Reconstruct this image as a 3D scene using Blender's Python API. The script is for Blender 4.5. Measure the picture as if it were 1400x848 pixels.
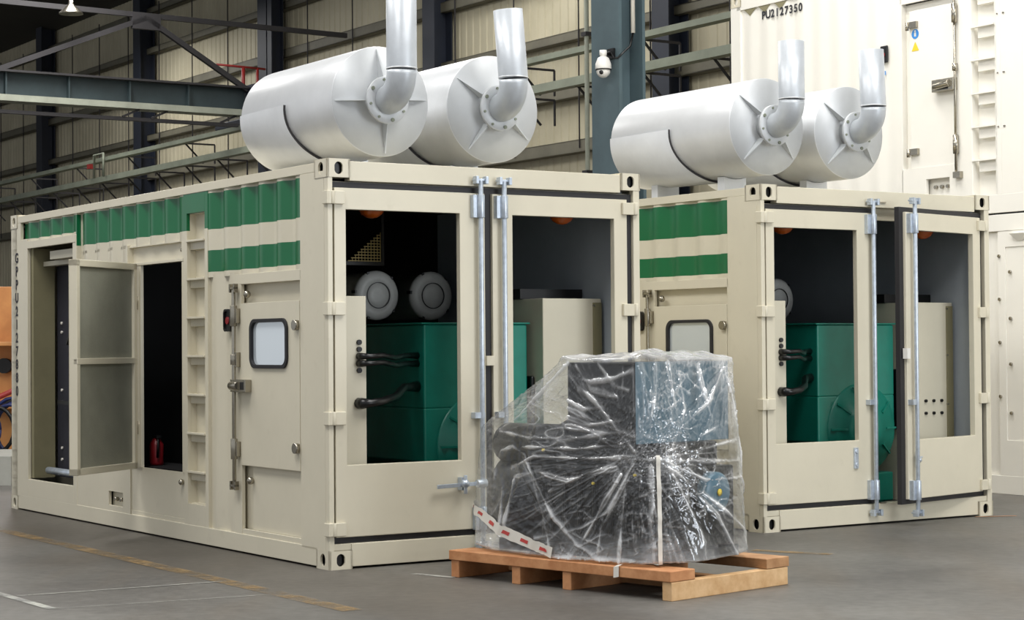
import bpy, bmesh, math, random
from mathutils import Vector, Matrix, noise
random.seed(7)
for o in list(bpy.data.objects): bpy.data.objects.remove(o)
SC = bpy.context.scene
COL = SC.collection
PI = math.pi
R = math.radians

# ------------------------------------------------------------------ camera
cam = bpy.data.cameras.new('camera'); co = bpy.data.objects.new('camera', cam); COL.objects.link(co)
cam.sensor_width = 36.0; cam.sensor_fit = 'HORIZONTAL'
cam.lens = 2677.08 / 1400 * 36
pitch, roll = 0.0190782, 0.0077339
Mc = Matrix.Rotation(PI/2 + pitch, 4, 'X') @ Matrix.Rotation(-roll, 4, 'Z')
Mc.translation = Vector((0, 0, 1.38995)); co.matrix_world = Mc
cam.clip_end = 300
SC.camera = co

# ------------------------------------------------------------------ world, lights, exposure
w = bpy.data.worlds.new('world'); SC.world = w; w.use_nodes = True
w.node_tree.nodes['Background'].inputs[0].default_value = (0.93, 0.96, 1.0, 1)
w.node_tree.nodes['Background'].inputs[1].default_value = 0.62
YAW = 0.574188559            # direction of the hall: local x = distance from the camera to the long wall, local y = along the wall
HU = Vector((-math.sin(YAW), math.cos(YAW), 0)); HN = Vector((math.cos(YAW), math.sin(YAW), 0))
def hall(D, t, z): return HN * D + HU * t + Vector((0, 0, z))
def area(name, loc, target, sx, sy, power, col=(1, 1, 1)):
    l = bpy.data.lights.new(name, 'AREA'); l.shape = 'RECTANGLE'; l.size = sx; l.size_y = sy; l.energy = power; l.color = col
    o = bpy.data.objects.new(name, l); COL.objects.link(o); o.location = loc
    d = Vector(target) - Vector(loc); o.rotation_euler = d.to_track_quat('-Z', 'Y').to_euler(); return o
# roof skylight strips
for i, (D, t, p) in enumerate([(1.5, 9, 620), (6.5, 4, 420), (10.4, 12.5, 640), (2.5, 17, 620), (12.0, 23, 380), (10.0, 4, 560), (12, 34, 620), (17.2, 28, 260), (16, 44, 420)]):
    area('skylight_%d' % (i+1), hall(D, t, 9.4), hall(D, t, 0), 1.6, 7.0, p, (1, 0.985, 0.96)).rotation_euler[2] += 0
# open hall gate, to the right behind the camera
area('gate_daylight', (13, 1.5, 3.0), (2.0, 14.0, 1.5), 6.0, 5.0, 800, (0.90, 0.95, 1.0))
SC.view_settings.view_transform = 'Standard'; SC.view_settings.look = 'None'
SC.view_settings.gamma = 1.0; SC.view_settings.use_curve_mapping = False
SC.view_settings.exposure = 0.0
SC.cycles.max_bounces = 8; SC.cycles.transparent_max_bounces = 12

# ------------------------------------------------------------------ materials
def lin(c):
    c = c/255.0
    return c/12.92 if c <= 0.04045 else ((c+0.055)/1.055)**2.4
def mat(name, rgb, rough=0.5, metal=0.0, var=0.06, scale=3.0, bump=0.0, bscale=40.0, rgb2=None, spec=0.5, coat=0.0, dirt=0.0):
    m = bpy.data.materials.new(name); m.use_nodes = True; nt = m.node_tree; N = nt.nodes; L = nt.links
    b = N['Principled BSDF']; b.inputs['Roughness'].default_value = rough; b.inputs['Metallic'].default_value = metal
    b.inputs['Specular IOR Level'].default_value = spec; b.inputs['Coat Weight'].default_value = coat; b.inputs['Coat Roughness'].default_value = 0.08
    tc = N.new('ShaderNodeTexCoord')
    c = [lin(v) for v in rgb]; c2 = [lin(v) for v in rgb2] if rgb2 else [max(0, v*(1-var*3)) for v in c]
    n = N.new('ShaderNodeTexNoise'); n.inputs['Scale'].default_value = scale; n.inputs['Detail'].default_value = 6; n.inputs['Roughness'].default_value = 0.62
    L.new(tc.outputs['Object'], n.inputs['Vector'])
    cr = N.new('ShaderNodeValToRGB'); cr.color_ramp.elements[0].position = 0.35; cr.color_ramp.elements[1].position = 0.68
    cr.color_ramp.elements[0].color = (*c2, 1); cr.color_ramp.elements[1].color = (*c, 1)
    L.new(n.outputs['Fac'], cr.inputs['Fac'])
    out = cr.outputs['Color']
    if dirt:
        n2 = N.new('ShaderNodeTexNoise'); n2.inputs['Scale'].default_value = 11; n2.inputs['Detail'].default_value = 8
        L.new(tc.outputs['Object'], n2.inputs['Vector'])
        r2 = N.new('ShaderNodeValToRGB'); r2.color_ramp.elements[0].position = 0.62; r2.color_ramp.elements[1].position = 0.78
        r2.color_ramp.elements[0].color = (0, 0, 0, 1); r2.color_ramp.elements[1].color = (dirt, dirt, dirt, 1)
        L.new(n2.outputs['Fac'], r2.inputs['Fac'])
        mx = N.new('ShaderNodeMix'); mx.data_type = 'RGBA'
        L.new(r2.outputs['Color'], mx.inputs['Factor']); L.new(out, mx.inputs[6]); mx.inputs[7].default_value = (c[0]*.45, c[1]*.42, c[2]*.36, 1)
        out = mx.outputs[2]
    L.new(out, b.inputs['Base Color'])
    if bump:
        n3 = N.new('ShaderNodeTexNoise'); n3.inputs['Scale'].default_value = bscale; n3.inputs['Detail'].default_value = 4
        L.new(tc.outputs['Object'], n3.inputs['Vector'])
        bp = N.new('ShaderNodeBump'); bp.inputs['Strength'].default_value = bump; bp.inputs['Distance'].default_value = 0.01
        L.new(n3.outputs['Fac'], bp.inputs['Height']); L.new(bp.outputs['Normal'], b.inputs['Normal'])
    return m
M = {
 'cream': mat('cream_paint', (215, 208, 187), 0.34, var=0.02, scale=2.2, bump=0.03, bscale=25, dirt=0.10),
 'white': mat('ivory_paint', (238, 235, 226), 0.42, var=0.015, scale=1.5, bump=0.03, bscale=25),
 'green': mat('green_paint', (0, 104, 60), 0.3, var=0.03, coat=0.12),
 'rubber': mat('black_rubber', (34, 33, 36), 0.55, var=0.05),
 'galv': mat('galvanised_steel', (204, 214, 226), 0.34, metal=0.6, var=0.08, scale=25, bump=0.05, bscale=60),
 'steel': mat('stainless_steel', (176, 170, 156), 0.25, metal=0.95, var=0.06, scale=20),
 'alu': mat('silver_silencer_paint', (222, 224, 226), 0.36, metal=0.25, var=0.03, scale=3.5, bump=0.025, bscale=5, dirt=0.05),
 'teal': mat('teal_enamel', (22, 130, 112), 0.35, var=0.06, scale=4),
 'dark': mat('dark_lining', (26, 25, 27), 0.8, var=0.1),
 'lining': mat('grey_wall_lining', (172, 180, 188), 0.6, var=0.04, bump=0.1, bscale=30),
 'insul': mat('grey_insulation_panel', (150, 150, 136), 0.6, var=0.05, scale=5, bump=0.15, bscale=120),
 'frame': mat('olive_primer', (136, 130, 100), 0.6, var=0.05),
 'radiator': mat('radiator_core', (40, 40, 52), 0.6, var=0.1, scale=30, bump=0.4, bscale=160),
 'black': mat('black_satin', (12, 12, 13), 0.4, var=0.1, bump=0.05),
 'cable': mat('black_cable', (14, 14, 15), 0.3, var=0.1),
 'orange': mat('orange_glass', (200, 92, 22), 0.2, var=0.1, coat=0.5),
 'red': mat('red_paint', (140, 20, 30), 0.4),
 'cab': mat('beige_cabinet_paint', (206, 200, 180), 0.45, var=0.02),
 'filter': mat('grey_filter_cap', (206, 206, 200), 0.45, metal=0.0, var=0.06, scale=8),
 'mesh': mat('lit_wire_mesh', (190, 168, 104), 0.5, var=0.05),
 'pine': mat('pine_wood_light', (222, 186, 140), 0.65, var=0.05, scale=9, rgb2=(198, 156, 108), bump=0.1),
 'wood': mat('pine_wood_orange', (208, 152, 106), 0.65, scale=8, rgb2=(176, 118, 74), bump=0.12, dirt=0.2),
 'wood2': mat('pine_wood_weathered', (190, 146, 104), 0.7, scale=8, rgb2=(160, 116, 76), bump=0.12, dirt=0.3),
 'column': mat('blue_grey_steel_paint', (84, 102, 108), 0.5, var=0.08, scale=1.5, dirt=0.15),
 'wcolumn': mat('navy_steel_paint', (32, 38, 52), 0.55, var=0.1, scale=1.5),
 'girt': mat('grey_green_steel', (142, 148, 130), 0.6, var=0.08, scale=2, dirt=0.2),
 'wgirt': mat('brown_grey_girt_paint', (112, 108, 92), 0.6, var=0.08, scale=2, dirt=0.2),
 'girder': mat('slate_green_girder_paint', (58, 72, 76), 0.6, var=0.12, scale=1.2, dirt=0.25),
 'lgirder': mat('pale_girder_paint', (170, 174, 158), 0.6, var=0.08),
 'brace': mat('dark_brace_steel', (52, 50, 52), 0.6),
 'wall': mat('beige_profiled_sheet', (196, 188, 162), 0.6, scale=0.7, rgb2=(178, 170, 144), bump=0.02, dirt=0.12),
 'pipe': mat('galvanised_pipe_paint', (196, 201, 206), 0.42, metal=0.3, var=0.05, scale=6, bump=0.02, bscale=8),
 'plate': mat('silver_end_plate', (202, 205, 207), 0.45, metal=0.15, var=0.04, scale=3),
 'ceil': mat('dark_roof_sheet', (70, 68, 62), 0.8, scale=0.8),
 'box_blue': mat('steel_blue_enamel', (84, 114, 130), 0.35, var=0.06),
 'plastic_white': mat('white_plastic', (232, 230, 224), 0.3, var=0.02),
 'strap': mat('white_strap', (226, 222, 212), 0.5, var=0.04),
 'tape_red': mat('red_tape_print', (196, 70, 66), 0.45),
 'stk_blue': mat('blue_sticker', (60, 140, 214), 0.4, var=0.02),
 'stk_yellow': mat('yellow_sticker', (236, 206, 56), 0.4, var=0.02),
 'ink': mat('black_stencil_ink', (46, 46, 52), 0.6),
 'yline': mat('worn_yellow_floor_paint', (150, 120, 70), 0.6, scale=5, rgb2=(122, 106, 82)),
 'wline': mat('white_floor_paint', (196, 196, 186), 0.6, scale=6, rgb2=(140, 140, 136)),
 'machine_orange': mat('ochre_machine_paint', (222, 160, 96), 0.5, scale=2, rgb2=(196, 132, 78)),
 'hose_blue': mat('blue_hose', (34, 46, 96), 0.4), 'sheet': mat('pale_floor_tone', (176, 176, 168), 0.7),
 'rail_red': mat('red_handrail_paint', (150, 40, 36), 0.5),
}
def glass_mat():
    m = bpy.data.materials.new('window_glass'); m.use_nodes = True
    b = m.node_tree.nodes['Principled BSDF']; b.inputs['Base Color'].default_value = (0.72, 0.79, 0.84, 1)
    b.inputs['Roughness'].default_value = 0.08; b.inputs['Metallic'].default_value = 0.35; b.inputs['Coat Weight'].default_value = 1.0
    return m
M['glass'] = glass_mat()
def floor_mat():
    m = bpy.data.materials.new('concrete_floor'); m.use_nodes = True; nt = m.node_tree; N = nt.nodes; L = nt.links
    b = N['Principled BSDF']; tc = N.new('ShaderNodeTexCoord')
    n1 = N.new('ShaderNodeTexNoise'); n1.inputs['Scale'].default_value = 0.55; n1.inputs['Detail'].default_value = 9; n1.inputs['Roughness'].default_value = 0.65
    n2 = N.new('ShaderNodeTexNoise'); n2.inputs['Scale'].default_value = 14; n2.inputs['Detail'].default_value = 8
    mp = N.new('ShaderNodeMapping'); mp.inputs['Rotation'].default_value = (0, 0, -YAW); mp.inputs['Scale'].default_value = (1.0, 0.22, 1)
    L.new(tc.outputs['Object'], mp.inputs['Vector'])
    n3 = N.new('ShaderNodeTexNoise'); n3.inputs['Scale'].default_value = 1.4; n3.inputs['Detail'].default_value = 7
    L.new(mp.outputs[0], n3.inputs['Vector']); L.new(tc.outputs['Object'], n1.inputs['Vector']); L.new(tc.outputs['Object'], n2.inputs['Vector'])
    r1 = N.new('ShaderNodeValToRGB'); e = r1.color_ramp.elements
    e[0].position = 0.3; e[0].color = (lin(76), lin(74), lin(71), 1); e[1].position = 0.7; e[1].color = (lin(113), lin(111), lin(106), 1)
    L.new(n1.outputs['Fac'], r1.inputs['Fac'])
    r2 = N.new('ShaderNodeValToRGB'); e = r2.color_ramp.elements; e[0].position = 0.48; e[0].color = (0, 0, 0, 1); e[1].position = 0.72; e[1].color = (.55, .55, .55, 1)
    L.new(n3.outputs['Fac'], r2.inputs['Fac'])
    mx = N.new('ShaderNodeMix'); mx.data_type = 'RGBA'; L.new(r2.outputs['Color'], mx.inputs['Factor']); L.new(r1.outputs['Color'], mx.inputs[6])
    mx.inputs[7].default_value = (lin(98), lin(88), lin(76), 1)
    # oily lane worn beside the yellow line, in hall coordinates
    m3 = N.new('ShaderNodeVectorMath'); m3.operation = 'DOT_PRODUCT'; m3.inputs[1].default_value = (math.cos(YAW), math.sin(YAW), 0); L.new(tc.outputs['Object'], m3.inputs[0])
    ad = N.new('ShaderNodeMath'); ad.operation = 'MULTIPLY_ADD'; ad.inputs[1].default_value = 0.5; L.new(n3.outputs['Fac'], ad.inputs[0]); L.new(m3.outputs['Value'], ad.inputs[2])
    rl = N.new('ShaderNodeValToRGB'); e = rl.color_ramp.elements; e[0].position = 0.0; e[0].color = (0,0,0,1); e[1].position = 0.22; e[1].color = (.62,.62,.62,1); x_ = e.new(.8); x_.color = (.6,.6,.6,1); x_ = e.new(1.0); x_.color = (0,0,0,1)
    mr = N.new('ShaderNodeMapRange'); mr.inputs[1].default_value = 5.0; mr.inputs[2].default_value = 6.4; L.new(ad.outputs[0], mr.inputs[0]); L.new(mr.outputs[0], rl.inputs['Fac'])
    mz = N.new('ShaderNodeMix'); mz.data_type = 'RGBA'; L.new(rl.outputs['Color'], mz.inputs['Factor']); L.new(mx.outputs[2], mz.inputs[6]); mz.inputs[7].default_value = (lin(80), lin(74), lin(66), 1); mx = mz
    r3 = N.new('ShaderNodeValToRGB'); e = r3.color_ramp.elements; e[0].position = 0.3; e[0].color = (.82, .82, .82, 1); e[1].position = 0.7; e[1].color = (1.08, 1.08, 1.08, 1)
    L.new(n2.outputs['Fac'], r3.inputs['Fac'])
    m2 = N.new('ShaderNodeMix'); m2.data_type = 'RGBA'; m2.blend_type = 'MULTIPLY'; m2.inputs['Factor'].default_value = 1
    L.new(mx.outputs[2], m2.inputs[6]); L.new(r3.outputs['Color'], m2.inputs[7]); L.new(m2.outputs[2], b.inputs['Base Color'])
    b.inputs['Roughness'].default_value = 0.5; b.inputs['Specular IOR Level'].default_value = 0.35
    bp = N.new('ShaderNodeBump'); bp.inputs['Strength'].default_value = 0.15; bp.inputs['Distance'].default_value = 0.01
    L.new(n2.outputs['Fac'], bp.inputs['Height']); L.new(bp.outputs['Normal'], b.inputs['Normal'])
    return m
M['floor'] = floor_mat()
for k_, lo, hi in (('yline', .40, .58), ('wline', .28, .50)):     # floor paint is worn through in patches
    nt = M[k_].node_tree; tc = nt.nodes.new('ShaderNodeTexCoord'); n_ = nt.nodes.new('ShaderNodeTexNoise'); n_.inputs['Scale'].default_value = 2.6; n_.inputs['Detail'].default_value = 9; n_.inputs['Roughness'].default_value = .75
    m_ = nt.nodes.new('ShaderNodeMapRange'); m_.inputs[1].default_value = lo; m_.inputs[2].default_value = hi; m_.inputs[4].default_value = .85
    nt.links.new(tc.outputs['Object'], n_.inputs['Vector']); nt.links.new(n_.outputs['Fac'], m_.inputs[0]); nt.links.new(m_.outputs[0], nt.nodes['Principled BSDF'].inputs['Alpha'])
def film_mat():
    m = bpy.data.materials.new('clear_stretch_film'); m.use_nodes = True; nt = m.node_tree; N = nt.nodes; L = nt.links
    N.remove(N['Principled BSDF']); out = [n for n in N if n.type == 'OUTPUT_MATERIAL'][0]
    tr = N.new('ShaderNodeBsdfTransparent'); tr.inputs[0].default_value = (0.97, 0.98, 0.98, 1)
    gl = N.new('ShaderNodeBsdfGlossy'); gl.inputs['Roughness'].default_value = 0.13; gl.inputs[0].default_value = (0.95, 0.97, 1, 1)
    df = N.new('ShaderNodeBsdfDiffuse'); df.inputs[0].default_value = (0.86, 0.86, 0.86, 1)
    at = N.new('ShaderNodeAttribute'); at.attribute_name = 'fold'
    mr = N.new('ShaderNodeMath'); mr.operation = 'MULTIPLY_ADD'; mr.inputs[1].default_value = 0.70; mr.inputs[2].default_value = 0.02; L.new(at.outputs['Fac'], mr.inputs[0])
    m1 = N.new('ShaderNodeMixShader'); L.new(mr.outputs[0], m1.inputs[0]); L.new(tr.outputs[0], m1.inputs[1]); L.new(df.outputs[0], m1.inputs[2])
    lw = N.new('ShaderNodeLayerWeight'); lw.inputs[0].default_value = 0.5
    pw = N.new('ShaderNodeMath'); pw.operation = 'POWER'; pw.inputs[1].default_value = 4.0; L.new(lw.outputs['Facing'], pw.inputs[0])
    fr = N.new('ShaderNodeMath'); fr.operation = 'MULTIPLY_ADD'; fr.inputs[1].default_value = 0.6; fr.inputs[2].default_value = 0.045; L.new(pw.outputs[0], fr.inputs[0])
    ad = N.new('ShaderNodeMath'); ad.operation = 'MULTIPLY_ADD'; ad.inputs[1].default_value = 0.20; L.new(at.outputs['Fac'], ad.inputs[0]); L.new(fr.outputs[0], ad.inputs[2])
    m2 = N.new('ShaderNodeMixShader'); L.new(ad.outputs[0], m2.inputs[0]); L.new(m1.outputs[0], m2.inputs[1]); L.new(gl.outputs[0], m2.inputs[2])
    L.new(m2.outputs[0], out.inputs[0])
    return m
M['film'] = film_mat()

# ------------------------------------------------------------------ mesh helpers
class MB:
    def __init__(s, *mats): s.v = []; s.f = []; s.m = []; s.sm = []; s.mats = list(mats) or ['cream']
    def face(s, idx, m=0, smooth=False): s.f.append(tuple(idx)); s.m.append(m); s.sm.append(smooth)
    def add(s, vs):
        n = len(s.v); s.v += [tuple(p) for p in vs]; return list(range(n, n+len(vs)))
    def box(s, x0, x1, y0, y1, z0, z1, m=0):
        i = s.add([(x0,y0,z0),(x1,y0,z0),(x1,y1,z0),(x0,y1,z0),(x0,y0,z1),(x1,y0,z1),(x1,y1,z1),(x0,y1,z1)])
        for q in ((0,3,2,1),(4,5,6,7),(0,1,5,4),(1,2,6,5),(2,3,7,6),(3,0,4,7)): s.face([i[k] for k in q], m)
        return s
    def beam(s, p, q, wd, ht, m=0):                        # rectangular bar between two points
        p, q = Vector(p), Vector(q); d = (q-p).normalized(); up = Vector((0,0,1))
        if abs(d.z) > 0.9: up = Vector((0,1,0))
        a = d.cross(up).normalized()*wd/2; b = a.cross(d).normalized()*ht/2
        i = s.add([p-a-b, p+a-b, p+a+b, p-a+b, q-a-b, q+a-b, q+a+b, q-a+b])
        for k in ((0,3,2,1),(4,5,6,7),(0,1,5,4),(1,2,6,5),(2,3,7,6),(3,0,4,7)): s.face([i[j] for j in k], m)
        return s
    def cyl(s, p, q, r, n=16, m=0, r2=None, smooth=True, caps=True):
        p, q = Vector(p), Vector(q); d = (q-p).normalized(); up = Vector((0,0,1)) if abs(d.z) < 0.9 else Vector((1,0,0))
        a = d.cross(up).normalized(); b = d.cross(a).normalized(); r2 = r if r2 is None else r2
        A = s.add([p + (a*math.cos(2*PI*k/n)+b*math.sin(2*PI*k/n))*r for k in range(n)])
        B = s.add([q + (a*math.cos(2*PI*k/n)+b*math.sin(2*PI*k/n))*r2 for k in range(n)])
        for k in range(n): s.face([A[k], B[k], B[(k+1)%n], A[(k+1)%n]], m, smooth)
        if caps: s.face(A[::1], m); s.face(B[::-1], m)
        return s
    def tube(s, pts, r, n=10, m=0, caps=True):
        pts = [Vector(p) for p in pts]; rings = []
        t0 = (pts[1]-pts[0]).normalized(); up = Vector((0,0,1)) if abs(t0.z) < 0.9 else Vector((1,0,0)); a = t0.cross(up).normalized()
        for i, p in enumerate(pts):
            t = (pts[min(i+1,len(pts)-1)] - pts[max(i-1,0)]).normalized(); a = (a - t*a.dot(t)).normalized(); b = t.cross(a)
            rr = r[i] if isinstance(r, (list, tuple)) else r
            rings.append(s.add([p + (a*math.cos(2*PI*k/n)+b*math.sin(2*PI*k/n))*rr for k in range(n)]))
        for A, B in zip(rings, rings[1:]):
            for k in range(n): s.face([A[k], A[(k+1)%n], B[(k+1)%n], B[k]], m, True)
        if caps: s.face(rings[0][::-1], m); s.face(rings[-1], m)
        return s
    def lathe(s, prof, c, axis='z', n=24, m=0):            # prof: (radius, along axis)
        ax = {'x': (Vector((0,1,0)), Vector((0,0,1)), Vector((1,0,0))), 'y': (Vector((0,0,1)), Vector((1,0,0)), Vector((0,1,0))), 'z': (Vector((1,0,0)), Vector((0,1,0)), Vector((0,0,1)))}[axis]
        c = Vector(c); rings = []
        for r, h in prof: rings.append(s.add([c + ax[2]*h + (ax[0]*math.cos(2*PI*k/n)+ax[1]*math.sin(2*PI*k/n))*r for k in range(n)]))
        for A, B in zip(rings, rings[1:]):
            for k in range(n): s.face([A[k], A[(k+1)%n], B[(k+1)%n], B[k]], m, True)
        s.face(rings[0][::-1], m); s.face(rings[-1], m); return s
    def ring(s, outer, inner, fn, d0, d1, m=0):            # plate with one hole; outer and inner have equal counts; fn(u,v,d) -> point
        n = len(outer); F = s.add([fn(u,v,d0) for u,v in outer]); f = s.add([fn(u,v,d0) for u,v in inner])
        G = s.add([fn(u,v,d1) for u,v in outer]); g = s.add([fn(u,v,d1) for u,v in inner])
        for k in range(n):
            j = (k+1)%n
            s.face([F[k],F[j],f[j],f[k]], m); s.face([G[k],g[k],g[j],G[j]], m); s.face([F[k],G[k],G[j],F[j]], m); s.face([f[k],f[j],g[j],g[k]], m)
        return s
    def sphere(s, c, r, m=0, n=16, sx=1, sy=1, sz=1):
        rings = []
        for i in range(1, n//2):
            th = PI*i/(n//2); rings.append(s.add([(c[0]+sx*r*math.sin(th)*math.cos(2*PI*k/n), c[1]+sy*r*math.sin(th)*math.sin(2*PI*k/n), c[2]+sz*r*math.cos(th)) for k in range(n)]))
        T = s.add([(c[0],c[1],c[2]+sz*r)])[0]; B = s.add([(c[0],c[1],c[2]-sz*r)])[0]
        for k in range(n): s.face([T, rings[0][k], rings[0][(k+1)%n]], m, True); s.face([B, rings[-1][(k+1)%n], rings[-1][k]], m, True)
        for A, Bq in zip(rings, rings[1:]):
            for k in range(n): s.face([A[k], Bq[k], Bq[(k+1)%n], A[(k+1)%n]], m, True)
        return s
    def build(s, name, parent=None, bevel=0.0, off=None, mesh_only=False):
        off = off if off is not None else (parent_off(parent) if parent else (0,0,0))
        me = bpy.data.meshes.new(name)
        me.from_pydata([(x-off[0], y-off[1], z-off[2]) for x,y,z in s.v], [], s.f)
        for k in s.mats: me.materials.append(M[k])
        me.polygons.foreach_set('material_index', s.m); me.polygons.foreach_set('use_smooth', s.sm)
        bm = bmesh.new(); bm.from_mesh(me); bmesh.ops.recalc_face_normals(bm, faces=bm.faces); bm.to_mesh(me); bm.free()
        me.update()
        o = bpy.data.objects.new(name, me); COL.objects.link(o)
        if parent: o.parent = parent
        if bevel:
            b = o.modifiers.new('bevel', 'BEVEL'); b.width = bevel; b.segments = 2; b.limit_method = 'ANGLE'; b.angle_limit = R(40)
        OFF[o.name] = off if parent else (0,0,0)
        return o
OFF = {}
def parent_off(p): return OFF.get(p.name, (0,0,0)) if p else (0,0,0)
def thing(name, label, cat, origin=(0,0,0), rot=YAW, base=(0,0,0), group=None):
    """Empty at the thing's base; its parts are written in the frame whose origin is `origin`, turned by `rot`."""
    o = bpy.data.objects.new(name, None); COL.objects.link(o); o.empty_display_size = 0.2
    c, s = math.cos(rot), math.sin(rot); b = base
    o.location = (origin[0]+b[0]*c-b[1]*s, origin[1]+b[0]*s+b[1]*c, origin[2]+b[2]); o.rotation_euler = (0,0,rot)
    o['label'] = label; o['category'] = cat
    if group: o['group'] = group
    OFF[o.name] = tuple(base); return o
def tag(o, label, cat, group=None, kind=None):
    o['label'] = label; o['category'] = cat
    if group: o['group'] = group
    if kind: o['kind'] = kind
    return o
def place(o, origin, rot=YAW): o.location = origin; o.rotation_euler = (0,0,rot); return o
def structure(o): o['kind'] = 'structure'; return o
def stadium(cx, cy, hw, hh, n=16, rr=None):
    rr = min(hw, hh) if rr is None else rr; pts = []
    for k in range(n):
        a = 2*PI*(k+0.5)/n; x = math.cos(a)*rr; y = math.sin(a)*rr
        pts.append((cx + x + (hw-rr)*(1 if x > 0 else -1), cy + y + (hh-rr)*(1 if y > 0 else -1)))
    return pts
def rect_ring(x0, x1, y0, y1, n=16):
    pts = []; q = n//4                                   # same angular order as stadium()
    for cx, cy in ((x1,y1),(x0,y1),(x0,y0),(x1,y0)): pts += [(cx,cy)]*q
    cx, cy = (x0+x1)/2, (y0+y1)/2
    out = []
    for k in range(n):
        a = 2*PI*(k+0.5)/n; c, s = math.cos(a), math.sin(a); t = min((x1-x0)/2/max(abs(c),1e-6), (y1-y0)/2/max(abs(s),1e-6))
        out.append((cx+c*t, cy+s*t))
    # pull the samples next to the diagonals into the corners
    for cxr, cyr in ((x1,y1),(x0,y1),(x0,y0),(x1,y0)):
        k = min(range(n), key=lambda i: (out[i][0]-cxr)**2+(out[i][1]-cyr)**2); out[k] = (cxr, cyr)
    return out
def rect4(x0, x1, y0, y1): return [(x0,y0),(x1,y0),(x1,y1),(x0,y1)]
FRONT = lambda u, v, d: (u, d, v)       # plane facing -y
SIDE = lambda u, v, d: (d, u, v)        # plane facing -x
def copy_part(src, parent, dloc=(0,0,0)):
    c = src.copy(); COL.objects.link(c); c.parent = parent; c.location = Vector(src.location) + Vector(dloc); OFF[c.name] = OFF.get(src.name, (0,0,0)); return c

# ------------------------------------------------------------------ floor, walls, roof
mb = MB('floor'); mb.face(mb.add([(-70,-12,0),(70,-12,0),(70,110,0),(-70,110,0)])); structure(mb.build('floor'))
mb = MB('wall')                                             # profiled sheet wall, profile runs along local y
prof = []; t = -14.0
while t < 86: prof += [(20.00, t), (20.00, t+0.16), (20.018, t+0.18), (20.018, t+0.23)]; t += 0.25
A = mb.add([(d, y, 0) for d, y in prof]); B = mb.add([(d, y, 10.95) for d, y in prof])
for k in range(len(prof)-1): mb.face([A[k], A[k+1], B[k+1], B[k]])
structure(place(mb.build('wall_back'), (0,0,0)))
mb = MB('wall'); mb.box(-8, 20.0, 86.0, 86.1, 0, 14.6); structure(place(mb.build('wall_left'), (0,0,0)))
mb = MB('ceil'); mb.face(mb.add([(20.1,-14,10.8),(20.1,86,10.8),(-8,86,14.6),(-8,-14,14.6)])); mb.face(mb.add([(20.1,-14,10.9),(-8,-14,14.7),(-8,86,14.7),(20.1,86,10.9)]))
structure(place(mb.build('ceiling'), (0,0,0)))
def ibeam(mb, p0, p1, depth, width, tw=0.02, tf=0.03, m=0, axis='z'):
    """H section column between z0 and z1 at local (x,y); web along x"""
    x, y = p0; z0, z1 = p1
    mb.box(x, x+tf, y-width/2, y+width/2, z0, z1, m); mb.box(x+depth-tf, x+depth, y-width/2, y+width/2, z0, z1, m); mb.box(x+tf, x+depth-tf, y-tw/2, y+tw/2, z0, z1, m)
lbls = ['dark navy wall column behind the silencers, right of the near blue-grey column', 'dark navy wall column rising behind the second silencer with a tall pipe', 'dark navy wall column left of the tallest exhaust pipe, above the first silencer',
        'dark navy wall column passing behind the crane girder near its middle', 'dark navy wall column farthest left, below the hanging lamp']
for i, t in enumerate([25.6, 33.1, 40.6, 48.1, 55.6]):
    mb = MB('wcolumn'); ibeam(mb, (19.5, t), (0, 10.9), 0.42, 0.46, 0.03)
    tag(place(mb.build('steel_column'), (0,0,0)), lbls[i], 'column', 'columns along the factory wall')
mb = MB('wcolumn'); ibeam(mb, (19.4, 40.0), (0, 10.9), 0.3, 0.22)
tag(place(mb.build('steel_column'), (0,0,0)), 'narrow dark navy post standing close beside a wall column', 'column')
gl = ['lowest wall girt, a pale steel rail just above the containers', 'grey wall girt second from the bottom on the sheet wall', 'grey wall girt third from the bottom, below the crane girder', 'grey wall girt fourth from the bottom, level with the handrail', 'grey wall girt fifth from the bottom, above the crane girder', 'topmost grey wall girt close under the roof']
for i, (z, h) in enumerate([(4.95, 0.22), (5.98, 0.3), (6.93, 0.16), (8.1, 0.2), (9.2, 0.16), (10.25, 0.16)]):
    mb = MB('wgirt'); mb.box(19.78, 19.99, -12, 85, z-h/2, z-h/2+0.02); mb.box(19.78, 19.80, -12, 85, z-h/2, z+h/2); mb.box(19.78, 19.99, -12, 85, z+h/2-0.02, z+h/2)
    tag(place(mb.build('wall_girt'), (0,0,0)), gl[i], 'beam', 'rails along the factory wall')
mb = MB('brace'); [mb.box(19.745, 19.77, t_, t_+.013, 4.9, 10.4) for t_ in [22+2.1*k for k in range(28)]]
tag(place(mb.build('sag_rod'), (0,0,0)), 'thin vertical rods between the wall girts', 'rod', kind='stuff')
# near blue-grey crane column, white camera and conduit
mb = MB('column'); x, y = 13.3, 18.2
mb.box(13.05, 13.09, 17.9, 18.44, 0, 11.5); mb.box(13.38, 13.42, 17.9, 18.44, 0, 11.5); mb.box(13.09, 13.38, 18.15, 18.18, 0, 11.5)
cl = tag(place(mb.build('crane_column'), (0,0,0)), 'broad blue-grey steel column carrying the white dome camera', 'column')
t = thing('conduit_pipe', 'thin pale conduit standing left of the broad blue-grey column', 'pipe', (0,0,0), YAW, (13.8, 19.6, 0))
mb = MB('lgirder'); mb.cyl((13.8,19.6,0),(13.8,19.6,9), .03, 10); mb.build('pipe', t)
for z in (3.5,5.2,6.8): mb = MB('brace'); mb.box(13.75,13.85,19.55,19.65,z,z+.05); mb.build('clamp', t)
t = thing('dome_camera', 'white dome security camera on the blue-grey column', 'camera', (0,0,0), YAW, (12.93, 18.04, 4.4))
dx, dy = 12.93, 18.04
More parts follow.
